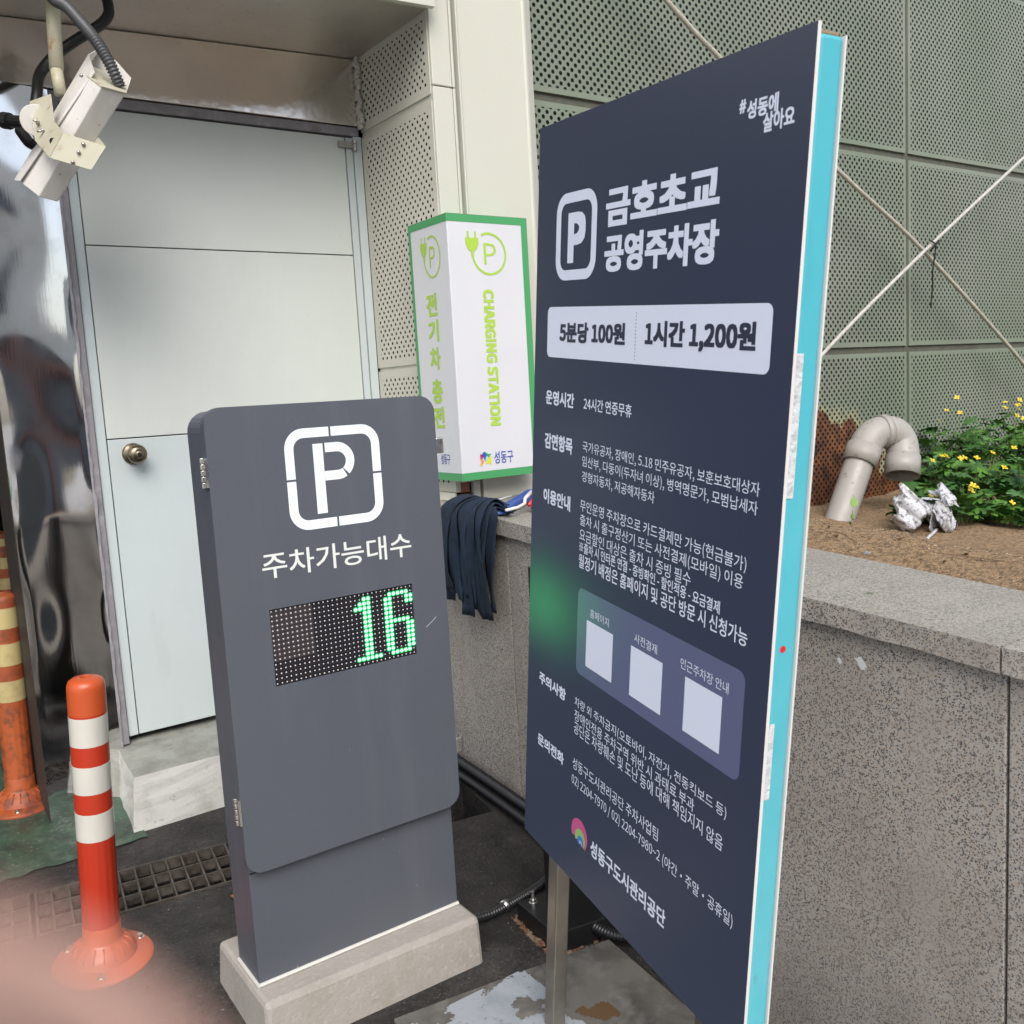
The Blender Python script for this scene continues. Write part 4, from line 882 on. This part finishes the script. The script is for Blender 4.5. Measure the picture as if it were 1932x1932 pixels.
for i in range(len(ring)):
    a,b_=ring[i],ring[(i+1)%len(ring)]
    for k in range(9):
        t_=k/9; x=a[0]+(b_[0]-a[0])*t_; y=a[1]+(b_[1]-a[1])*t_; s_=rn.uniform(.004,.009); z_=gz(y)+rn.uniform(-.002,.006)
        bmesh.ops.create_icosphere(bm,subdivisions=1,radius=s_,matrix=Matrix.Translation(pq(x,y,z_))@Matrix.Diagonal((1.5,1.2,.55,1)))
jitter(bm,.0028,77)
tagp(build('rust_crust',bm,M_rust,post,smooth=False),kind='stuff')
for x,y in ((1.384,1.972),):
    bm=bmesh.new(); c=pq(x,y,.027); lathe(bm,[(.012,0),(.012,.002),(.009,.003),(.009,.010),(.005,.010),(.005,.032),(.0001,.033)],10,c=c); build('anchor_bolt',bm,M_chr,post)
# slab
M_slab=mat('grimy_metal_slab',(.14,.132,.118),.6,.1,spots=((4,6,.46,.64,(.05,.046,.04),.9),(18,5,.5,.7,(.20,.19,.17),.6),(150,3,.70,.74,(.35,.34,.32),.7)),bump=((30,.3,.003),),rvar=(5,.35,.8))
bm=bmesh.new(); P=[(.874,1.826),(1.458,1.750),(1.425,1.28),(.84,1.30)]
hexa(bm,[(P[3][0],P[3][1],gz(P[3][1])-.01),(P[2][0],P[2][1],gz(P[2][1])-.01),(P[1][0],P[1][1],gz(P[1][1])-.01),(P[0][0],P[0][1],gz(P[0][1])-.01),(P[3][0],P[3][1],gz(P[3][1])+.035),(P[2][0],P[2][1],gz(P[2][1])+.035),(P[1][0],P[1][1],gz(P[1][1])+.035),(P[0][0],P[0][1],gz(P[0][1])+.035)])
for v in bm.verts: v.co-=Vector((1.15,1.55,gz(1.55)))
slab=build('metal_slab',bm,M_slab,bev=.004); slab.location=(1.15,1.55,gz(1.55)); tagp(slab,'grimy flat slab on the ground with peeling white sticker beneath the board','slab')
M_peel=mat('peeling_white_sticker',(.30,.325,.35),.5,spots=((7,5,.5,.62,(.22,.245,.27),.8),(60,4,.60,.70,(.12,.12,.12),.7)))
def peel(name,outline,holes_seed,e,m,thr=-.12):
    # ragged patches cut as real outlines from a noise field on a fine grid
    from mathutils import noise
    bm=bmesh.new(); h=.0028; (x0,x1,y0,y1)=outline; nx=int((x1-x0)/h); ny=int((y1-y0)/h); cache={}
    def val(x,y): 
        b_=min((x-x0),(x1-x),(y1-y))*9
        return noise.fractal(Vector((x*9+holes_seed,y*9,0)),.7,2.1,7)+min(.35,b_-.25)
    def vtx(i,j):
        if (i,j) not in cache: x,y=x0+i*h,y0+j*h; cache[(i,j)]=bm.verts.new((x-1.15,y-1.55,gz(y)-gz(1.55)+.035+e))
        return cache[(i,j)]
    for i in range(nx):
        for j in range(ny):
            if val(x0+(i+.5)*h,y0+(j+.5)*h)>thr: bm.faces.new((vtx(i,j),vtx(i+1,j),vtx(i+1,j+1),vtx(i,j+1)))
    return tagp(build(name,bm,m,slab),kind='stuff')
peel('peeling_sticker',(.880,1.215,1.32,1.785),3.3,.0010,M_peel)
peel('orange_paint_stain',(1.215,1.30,1.50,1.60),8.1,.0011,mat('orange_stain',(.10,.055,.022),.85),.2)

# ------------------------------------------------------------------ security camera on its pole
M_cam=mat('aged_white_enamel',(.68,.66,.63),.45,spots=((5,5,.5,.7,(.50,.48,.43),.6),(60,4,.67,.73,(.16,.11,.07),.7)),bump=((20,.1,.003),))
M_camb=mat('aged_cream_enamel',(.46,.44,.34),.5,spots=((6,5,.5,.7,(.38,.35,.25),.6),(24,6,.60,.70,(.30,.13,.04),.8)),bump=((30,.2,.003),))
def z1(x,y,d): return W(x/3.9895,y/3.9895,d)
camt=thing('security_camera',z1(500,900,2.5),'old white box security camera tilted downwards on a rust flecked pole under the canopy','security camera')
CO=camt.location.copy()
AX=z1(290,1480,2.60)-z1(760,660,2.47)
rear=[z1(655,575,2.50),z1(760,660,2.465),z1(945,705,2.50),z1(955,640,2.62),z1(690,505,2.62)]
rear[1]=z1(762,655,2.462)
bm=bmesh.new(); a=[bm.verts.new(p-CO) for p in rear]; frontp=[z1(150,1370,2.63),z1(290,1480,2.60),z1(435,1520,2.63),z1(452,1440,2.75),z1(215,1300,2.75)]; b_=[bm.verts.new(p-CO) for p in frontp]
for i in range(5): bm.faces.new((a[i],a[(i+1)%5],b_[(i+1)%5],b_[i]))
bm.faces.new(a); bm.faces.new(b_); build('housing',bm,M_cam,camt,bev=.003)
cen=sum(rear,Vector())/5
bm=bmesh.new(); k1=-AX.normalized()*.004; a=[bm.verts.new(p+(p-cen)*.03-CO) for p in rear]; b2_=[bm.verts.new(p+(p-cen)*.03+k1-CO) for p in rear]
for i in range(5): bm.faces.new((a[i],a[(i+1)%5],b2_[(i+1)%5],b2_[i]))
bm.faces.new(b2_); bm.faces.new(a); build('rear_cap',bm,M_camb,camt,bev=.001)
bm=bmesh.new(); fc=sum(frontp,Vector())/5; bmesh.ops.create_circle(bm,cap_ends=True,radius=.030,segments=20,matrix=Matrix.Translation(fc+AX.normalized()*.0015-CO)@AX.to_track_quat('Z','Y').to_matrix().to_4x4()); build('lens_window',bm,M_dark,camt)
# sunshield: folded sheet running past both ends
prof_=[z1(712,545,2.485),z1(668,408,2.60),z1(760,360,2.69),z1(880,465,2.69),z1(985,585,2.60),z1(950,690,2.53)]
AX2=z1(110,1355,2.735)-z1(668,408,2.60)
bm=bmesh.new(); a=[bm.verts.new(p-CO) for p in prof_]; b_=[bm.verts.new(p-CO) for p in (z1(152,1362,2.615),z1(108,1356,2.72),z1(190,1290,2.82),z1(330,1330,2.82),z1(468,1390,2.74),z1(455,1430,2.66))]
for i in range(5): bm.faces.new((a[i],a[i+1],b_[i+1],b_[i]))
o=build('sunshield',bm,M_cam,camt); md=o.modifiers.new('s','SOLIDIFY'); md.thickness=.0022; md.offset=0
def plate(name,P,m,par,th=.003):
    bm=bmesh.new(); bm.faces.new([bm.verts.new(Vector(p)-CO) for p in P]); o=build(name,bm,m,par); md=o.modifiers.new('s','SOLIDIFY'); md.thickness=th; return o
plate('bracket_plate',[z1(230,768,2.60),z1(385,712,2.56),z1(410,910,2.50),z1(480,1000,2.455),z1(380,1190,2.455),z1(270,1060,2.53)],M_camb,camt)
plate('bracket_strap',[z1(480,1000,2.452),z1(800,1105,2.47),z1(690,1280,2.47),z1(380,1190,2.452)],M_camb,camt)
plate('bracket_tab',[z1(740,1030,2.56),z1(800,1105,2.47),z1(690,1280,2.47),z1(640,1200,2.56)],M_camb,camt)
# swivel disc, arm and bolts
dq=(z1(280,900,2.60)-z1(230,900,2.70)).normalized()
bm=bmesh.new(); c=z1(275,905,2.575); tube(bm,[c-CO+dq*-.012,c-CO+dq*0],.041,24); build('swivel_disc',bm,M_cam,camt,bev=.001)
for x,y,d in ((285,930,2.535),(320,980,2.52),(628,1085,2.455),(592,1147,2.455),(548,1220,2.455),(613,568,2.50)):
    bm=bmesh.new(); bmesh.ops.create_icosphere(bm,subdivisions=2,radius=.0052,matrix=Matrix.Translation(z1(x,y,d)-CO)); build('bolt',bm,M_steel,camt,smooth=True)
bm=bmesh.new(); tube(bm,[z1(300,925,2.525)-CO,z1(250,900,2.515)-CO],.003,8); tube(bm,[z1(335,985,2.51)-CO,z1(280,988,2.50)-CO],.003,8); build('wing_nut',bm,M_steel,camt,smooth=True)
bm=bmesh.new(); c=z1(398,1062,2.475); n_=(z1(398,1062,2.46)-c).normalized(); tube(bm,[c-CO,c-CO+n_*.003],.0085,16); build('bracket_hole',bm,M_dark,camt)
# pole up to the soffit
M_pole=mat('rust_flecked_pole',(.44,.42,.31),.5,spots=((26,6,.58,.66,(.36,.15,.04),.9,'noise',(1,1,.5)),(60,5,.66,.72,(.20,.07,.02),.8)),bump=((40,.4,.003),))
pt=z1(455,715,2.66); pu_=z1(425,520,2.655); ptop=z1(395,10,2.655); dirp=(ptop-pu_).normalized(); 
kk=(2.64-pu_.z)/dirp.z; top=pu_+dirp*kk
bm=bmesh.new(); tube(bm,[pt-CO,pu_-CO],.0165,16); tube(bm,[pu_-CO,top-CO],.0195,16); build('mounting_pole',bm,M_pole,camt,smooth=True,bev=0)
bm=bmesh.new(); tube(bm,[top-CO+Vector((0,0,-.012)),top-CO],.045,20); build('pole_flange',bm,M_pole,camt)
M_flex=mat('grey_flexible_conduit',(.055,.055,.058),.42)
pts,rr=ribbed([z1(300,-160,2.66),z1(400,-10,2.58),z1(500,50,2.55),z1(610,170,2.52),z1(710,290,2.50),z1(800,430,2.50),z1(860,550,2.51),z1(905,655,2.53)],.0145,.0085,.0016)
bm=bmesh.new(); tube(bm,[p-CO for p in pts],rr,12); build('flexible_conduit',bm,M_flex,camt,smooth=True)
bm=bmesh.new(); tube(bm,[p-CO for p in spline([z1(740,-200,2.80),z1(815,40,2.80),z1(800,140,2.80),z1(700,225,2.79),z1(560,310,2.78),z1(400,430,2.78),z1(300,560,2.76),z1(278,700,2.72),z1(262,900,2.70),z1(300,1060,2.68),z1(230,1080,2.70),z1(150,980,2.72)],8)],.0155,12); build('black_cable',bm,M_hose,camt,smooth=True)
bm=bmesh.new(); ea=z1(-200,872,2.66)-CO; up_=Vector((0,0,2.62))-Vector((0,0,CO.z+ea.z)); tube(bm,[ea+up_+Vector((-.06,0,0)),ea+Vector((-.06,0,.06)),ea+Vector((-.03,0,.012)),ea,z1(0,893,2.64)-CO,z1(28,895,2.64)-CO],.0150,14); tube(bm,[z1(25,905,2.64)-CO,z1(75,912,2.635)-CO],.0225,14); tube(bm,[z1(75,912,2.635)-CO,z1(200,925,2.60)-CO],.0175,14); build('side_arm',bm,M_blk,camt,smooth=False)

# ------------------------------------------------------------------ weeds with yellow flowers, bag, seedling, bits
def lobed(seed,size):
    rn=random.Random(seed); bm=bmesh.new(); c=bm.verts.new((0,0,0)); n=5; pts=[]
    out=[(0,-.02)]
    for k in range(n):
        a=R_(200-220*k/(n-1)) ; ln=size*(.62+.38*math.sin(math.pi*k/(n-1)))*rn.uniform(.85,1.1)
        for da,f in ((-21,.50),(-14,.86),(-6,.95),(0,1.),(6,.95),(14,.86),(21,.50)): out.append((math.cos(a+R_(-da))*ln*f,math.sin(a+R_(-da))*ln*f+size*.25))
    vs=[bm.verts.new((x,y,.22*size*(math.hypot(x,y)/size)**2*-1+rn.uniform(-.003,.003))) for x,y in out]
    c.co=(0,size*.25,.004)
    for i in range(len(vs)): bm.faces.new((c,vs[i],vs[(i+1)%len(vs)]))
    me=bpy.data.meshes.new('leaf'); bm.to_mesh(me); bm.free()
    for p in me.polygons: p.use_smooth=True
    return me
M_leaf=mat('weed_leaf',(.10,.24,.035),.5,spots=((30,3,.4,.6,(.045,.12,.02),.8),)); M_leaf2=mat('dark_weed_leaf',(.05,.14,.03),.5,spots=((30,3,.4,.6,(.025,.07,.018),.8),))
for m_ in (M_leaf,M_leaf2):
    b_=m_.node_tree.nodes['Principled BSDF']; b_.inputs['Transmission Weight'].default_value=0.
LM=[]
for s in range(6):
    me=lobed(s,.046+.008*(s%3)); me.materials.append(M_leaf if s%2 else M_leaf2); LM.append(me)
def petal_mesh():
    bm=bmesh.new()
    for k in range(4):
        a=R_(90*k+10); d=Vector((math.cos(a),math.sin(a),0)); e=Vector((-d.y,d.x,0)); z_=Vector((0,0,1))
        P=[Vector((0,0,0)),d*.008-e*.006+z_*.002,d*.015-e*.005+z_*.004,d*.017+z_*.003,d*.015+e*.005+z_*.004,d*.008+e*.006+z_*.002]
        bm.faces.new([bm.verts.new(p) for p in P])
    bmesh.ops.create_icosphere(bm,subdivisions=1,radius=.003,matrix=Matrix.Translation((0,0,.003)))
    me=bpy.data.meshes.new('flower'); bm.to_mesh(me); bm.free(); me.materials.append(mat('yellow_petal',(.72,.52,.02),.5)); return me
PM=petal_mesh(); M_stem=mat('weed_stem',(.10,.17,.04),.6)
desc=['leafy weed with yellow flowers touching the mouth of the drain pipe','low leafy weed over the white plastic bag','leafy weed in front of the rust patch right of the pipe','tall flowering weed by the right edge of the photo','bushy flowering weed low at the right edge of the photo','dark leafy weed behind the bag','weed with one high yellow flower against the rust streak','weed with a pair of yellow flowers near the right edge','spreading weed at the front of the planter right of the bag','weed furthest back at the screen wall','weed beyond the right edge with bright flowers','small weed between the bag and the taller plants']
PLs=[(3.99,2.42,.09,.15),(4.12,2.30,.12,.18),(4.48,2.62,.15,.24),(5.05,2.60,.20,.42),(4.62,2.25,.20,.26),(4.45,2.42,.16,.23),(4.98,2.84,.14,.42),(5.3,2.40,.22,.40),(4.28,2.14,.14,.14),(5.30,2.80,.2,.42),(5.6,2.6,.22,.46),(4.6,2.05,.16,.16)]
for k,(x,y,rad,hh) in enumerate(PLs):
    zb_=min(soil_z(x,y),soil_z(x+.1,y)); t=thing('flowering_weed',(x,y,zb_),desc[k],'weed','yellow flowered weeds in the planter'); rn=random.Random(50+k)
    sm=bmesh.new(); nL=int(50+90*rad*2.2)
    for i in range(nL):
        a=rn.uniform(0,2*math.pi); q_=rn.random()**.5*rad; h_=hh*(1-(q_/rad)**2*.6)*rn.uniform(.35,1.05); p=Vector((q_*math.cos(a),q_*math.sin(a),h_))
        o=bpy.data.objects.new('leaf',LM[rn.randrange(6)]); COL.objects.link(o); o.parent=t; o.location=p; o.rotation_euler=(rn.uniform(-.2,.9),rn.uniform(-.6,.6),a-math.pi/2+rn.uniform(-.6,.6)); s_=rn.uniform(.75,1.35); o.scale=(s_,s_,s_)
        if i%2==0: tube(sm,[(p.x*.25,p.y*.25,-.02),(p.x*.8,p.y*.8,h_*.6),tuple(p)],.0012,4,cap=False)
    nf=rn.choice((2,3,4,4))+(1 if k in (3,4,7,10) else 0)
    for i in range(nf):
        a=rn.uniform(math.pi*.9,math.pi*2.1); q_=rn.uniform(.3,1.)*rad; h_=hh*rn.uniform(.85,1.2); p=Vector((q_*math.cos(a),q_*math.sin(a),h_))
        o=bpy.data.objects.new('flower',PM); COL.objects.link(o); o.parent=t; o.location=p; o.rotation_euler=(rn.uniform(.3,1.1),rn.uniform(-.5,.5),rn.uniform(-.8,.3)); o.scale=(.95,)*3
        tube(sm,[(p.x*.3,p.y*.3,0),tuple(p)],.0011,4,cap=False)
    build('stems',sm,M_stem,t)['kind']='stuff'
t=thing('seedling',(2.425,1.70,soil_z(2.425,1.70)-.004),'tiny two leaf seedling growing in front of the drain pipe shaft','seedling')
bm=bmesh.new(); tube(bm,[(0,0,0),(.004,0,.03),(.012,0,.055)],.0009,5); build('stem',bm,M_stem,t)
for p,s_,rz in (((.020,0,.062),1.,-.9),((.006,0,.030),.45,-1.2),((.018,0,.022),.4,1.1),((.002,0,.012),.4,1.6)):
    bm=bmesh.new(); prof=[(0,0),(.008,.006),(.012,.016),(.009,.028),(0,.038),(-.009,.028),(-.012,.016),(-.008,.006)]; bm.faces.new([bm.verts.new((x,y,-.15*abs(x))) for x,y in prof]); o=build('leaf',bm,mat('seedling_leaf',(.14,.26,.04),.45),t); o.location=p; o.scale=(s_,)*3; o.rotation_euler=(1.0,0,rz)
# plastic bag
from mathutils import noise
M_bag=mat('white_plastic_bag',(.50,.51,.54),.3,spots=((55,5,.52,.60,(.10,.09,.08),.85),(20,3,.62,.64,(.10,.10,.35),.0)),bump=((40,.5,.006),))
t=thing('plastic_bag',(3.80,2.30,.725),'crumpled white plastic bag spattered with soil below the pipe mouth','bag')
def sheet(c,w_,h_,seed,rot,amp):
    bm=bmesh.new(); N=22; G=[]
    for j in range(N+1):
        row=[]
        for i in range(N+1):
            u,v=i/N-.5,j/N-.5; e=1+.18*noise.noise(Vector((u*5+seed,v*5,1)))
            d=amp*(noise.noise(Vector((u*2.5+seed,v*2.5,0)))*1.6+.5*abs(noise.noise(Vector((u*6,v*6+seed,3))))-.25*abs(noise.noise(Vector((u*11+seed,v*11,5)))))
            row.append(bm.verts.new((u*w_*e,d+abs(u)*w_*.35,v*h_*e+.3*d)))
        G.append(row)
    for j in range(N):
        for i in range(N):
            if (abs(i/N-.5)*2)**4+(abs(j/N-.5)*2)**4<1.15+.4*noise.noise(Vector((i*.3+seed,j*.3,9))): bm.faces.new((G[j][i],G[j][i+1],G[j+1][i+1],G[j+1][i]))
    for v in [v for v in bm.verts if not v.link_faces]: bm.verts.remove(v)
    o=build('bag_sheet',bm,M_bag,t,smooth=True,recalc=False); o.location=c; o.rotation_euler=rot; md=o.modifiers.new('s','SOLIDIFY'); md.thickness=.0008
sheet((-.05,.03,.055),.15,.15,1.3,(.35,.5,.2),.07); sheet((.10,-.01,.035),.20,.13,4.1,(.75,-.15,-.1),.09); sheet((.19,.03,.075),.19,.08,7.7,(.2,-.25,.2),.05); sheet((.08,-.05,-.02),.16,.09,9.9,(1.2,.1,.3),.05)
bm=bmesh.new(); P=spline([(.02,-.05,-.02),(-.10,-.07,-.055),(-.03,-.08,-.075),(.12,-.06,-.06)],6); tube(bm,P,[.007]*len(P),6); o=build('bag_handle',bm,M_bag,t,smooth=True)
# stones and grit
M_peb=mat('grey_pebble',(.22,.22,.22),.8,bump=((60,.4,.004),))
for (x,y,s_,lab) in ((2.24,1.52,.011,'small grey pebble on the sandy soil near the coping'),):
    bm=bmesh.new(); bmesh.ops.create_icosphere(bm,subdivisions=2,radius=s_); jitter(bm,s_*.12,3)
    for v in bm.verts: v.co.z*=.6
    o=build('pebble',bm,M_peb); o.location=(x,y,soil_z(x,y)+.003); tagp(o,lab,'pebble')
def grit(name,n,fn,m,smin,smax,label,seed):
    rn=random.Random(seed); bm=bmesh.new()
    for i in range(n):
        p=fn(rn); s_=rn.uniform(smin,smax)
        v=[bm.verts.new(Vector(p)+Vector((rn.uniform(-1,1),rn.uniform(-1,1),rn.uniform(-.2,1)))*s_) for _ in range(5)]
        for f in ((0,1,2),(0,2,3),(0,3,1),(1,2,4),(2,3,4),(3,1,4)): bm.faces.new([v[k] for k in f])
    o=build(name,bm,m,recalc=False); return tagp(o,label,'grit',kind='stuff')
def fs(rn):
    x=2.15+abs(rn.gauss(0,.35)); y=rn.uniform(-.2,2.6); return (x,y,soil_z(x,y))
grit('soil_grit',12000,fs,mat('pale_grit',(.46,.34,.20),.9),.0010,.0032,'coarse pale grit on the planter soil',5)
grit('dark_soil_bits',5000,fs,mat('dark_grit',(.07,.045,.03),.9),.001,.0035,'dark crumbs and twigs on the planter soil',6)
def fa(rn):
    while True:
        x,y=rn.uniform(-.1,1.72),rn.uniform(1.6,3.08)
        q_=(Vector((x,y))-DR0); 
        if abs(q_.dot(DRn))<DW+.005: continue
        if y>3.05: continue
        return (x,y,gz(y)+.0005)
grit('asphalt_grit',1500,fa,mat('grey_grit',(.22,.20,.18),.9),.0008,.0024,'scattered pale grit on the dark asphalt',9)
grit('asphalt_grit_dark',2600,fa,mat('black_grit',(.02,.018,.016),.8),.001,.0035,'dark crumbs on the asphalt',19)
grit('soil_clods',90,fs,M_soil,.006,.014,'small clods of sandy soil',31)
def twig(P,label,m,r=.0012):
    c=Vector(P[0]); bm=bmesh.new(); tube(bm,[Vector(p)-c for p in spline(P,4)],r,5); o=build('twig',bm,m); o.location=c; tagp(o,label,'twig')
M_dry=mat('dry_leaf',(.28,.12,.04),.8)
for k,(x,y,lab) in enumerate(((.80,2.60,'dry orange leaf scrap beside the drain grating near the cabinet'),(.76,2.56,'second dry leaf scrap closer to the cabinet corner'),(1.27,2.32,'curled brown leaf scrap on the asphalt behind the plinth'),(1.33,2.60,'brown leaf scrap near the granite wall foot'))):
    bm=bmesh.new(); c=[(0,0,.002),(.010,.004,.007),(.019,0,.003),(.012,-.006,.006),(.004,-.007,.001)]; bm.faces.new([bm.verts.new(p) for p in c]); o=build('leaf_scrap',bm,M_dry); o.location=(x,y,gz(y)+.002); o.rotation_euler=(0,0,k*1.7); tagp(o,lab,'leaf')
M_twig=mat('dry_twig',(.16,.10,.06),.9)
def on(x,y): return (x,y,soil_z(x,y)+.003)
twig([on(2.25,1.75),on(2.30,1.66),on(2.28,1.58)],'thin dry twig on the soil nearest the pebble',M_twig)
twig([on(2.32,1.35),on(2.36,1.22),on(2.34,1.10)],'longer dry twig on the soil right of the pebble',M_twig)
bm=bmesh.new(); bm.faces.new([bm.verts.new(p) for p in ((0,0,0),(.012,-.012,.002),(.030,-.020,.001),(.014,-.004,.001))]); o=build('leaf_scrap',bm,mat('green_scrap',(.08,.15,.04),.6)); o.location=(1.84,1.26,ct(1.26)+.002); tagp(o,'tiny green leaf scrap on the coping','leaf')

# ------------------------------------------------------------------ the street side behind the camera (seen in the steel)
M_opp=mat('opposite_render',(.66,.64,.60),.8,spots=((.6,3,.4,.7,(.50,.46,.40),.6),)); M_win=mat('window_glass',(.03,.04,.05),.08)
ob=thing('opposite_building',(-1,-13,-.37),'pale building with dark ground floor shopfronts across the street mirrored in the steel column','building')
bm=bmesh.new(); box(bm,-12,14,-6,0,2.9,8.2); build('wall',bm,M_opp,ob)
bm=bmesh.new(); box(bm,-12,14,-6,-.3,0,2.9); build('ground_floor',bm,mat('dark_shopfront',(.11,.11,.12),.3),ob)
def shared(nm,b_,m_):
    bmesh.ops.recalc_face_normals(b_,faces=b_.faces); me=bpy.data.meshes.new(nm); b_.to_mesh(me); b_.free(); me.materials.append(m_); return me
wme=bmesh.new(); box(wme,-.8,.8,-.02,.03,0,1.4); me=shared('window',wme,M_win)
cme=bmesh.new(); box(cme,-.18,.18,-.29,.02,0,2.9); mc=shared('column',cme,mat('red_brown_tile',(.20,.09,.07),.5))
for r in range(2):
    for c in range(8):
        o=bpy.data.objects.new('window',me); COL.objects.link(o); o.parent=ob; o.location=(-10.5+c*3.1,0,3.7+r*2.3)
for c in range(7):
    o=bpy.data.objects.new('column',mc); COL.objects.link(o); o.parent=ob; o.location=(-11+c*3.9,0,0)

# ------------------------------------------------------------------ the photographer's fingertip, almost touching the lens
M_skin=mat('skin',(.36,.235,.19),.6,spots=((900,3,.4,.7,(.22,.14,.115),.5),),spec=.2)
pe=thing('person',W(-200,2500,.017),'pink out of focus fingertip of the photographer in the lower left corner','person')
FO=pe.location.copy()
tip=W(-440,2745,.0170); base=W(-2300,4700,.030)
d=(base-tip).normalized()
bm=bmesh.new(); pts=[];rr=[]
R0=.0078
for k in range(8):
    a=k/7*math.pi/2; pts.append(tip-d*(R0*math.cos(a))); rr.append(max(.0004,R0*math.sin(a)))
for k in range(1,9): pts.append(tip+d*(.006*k)); rr.append(R0*(1+.03*k+(.05 if k in (4,5) else 0)))
tube(bm,[p-FO for p in pts],rr,24); fi=build('finger',bm,M_skin,pe,smooth=True)
away=(tip-Vector((0,0,CZ))).normalized()
bm=bmesh.new(); e=d.cross(away).normalized(); up=e.cross(d).normalized()
if up.dot(away)<0: up=-up
rows=[]
for i in range(6):
    row=[]
    for j in range(7):
        a=R_(-50+100*j/6); row.append(bm.verts.new(tip+d*(-.005+.002*i)+up*math.cos(a)*(R0*1.02)+e*math.sin(a)*(R0*1.02)-FO))
    rows.append(row)
for i in range(5):
    for j in range(6): bm.faces.new((rows[i][j],rows[i][j+1],rows[i+1][j+1],rows[i+1][j]))
build('fingernail',bm,mat('nail',(.70,.48,.42),.3),fi,smooth=True)
bpy.data.objects.remove(_to)
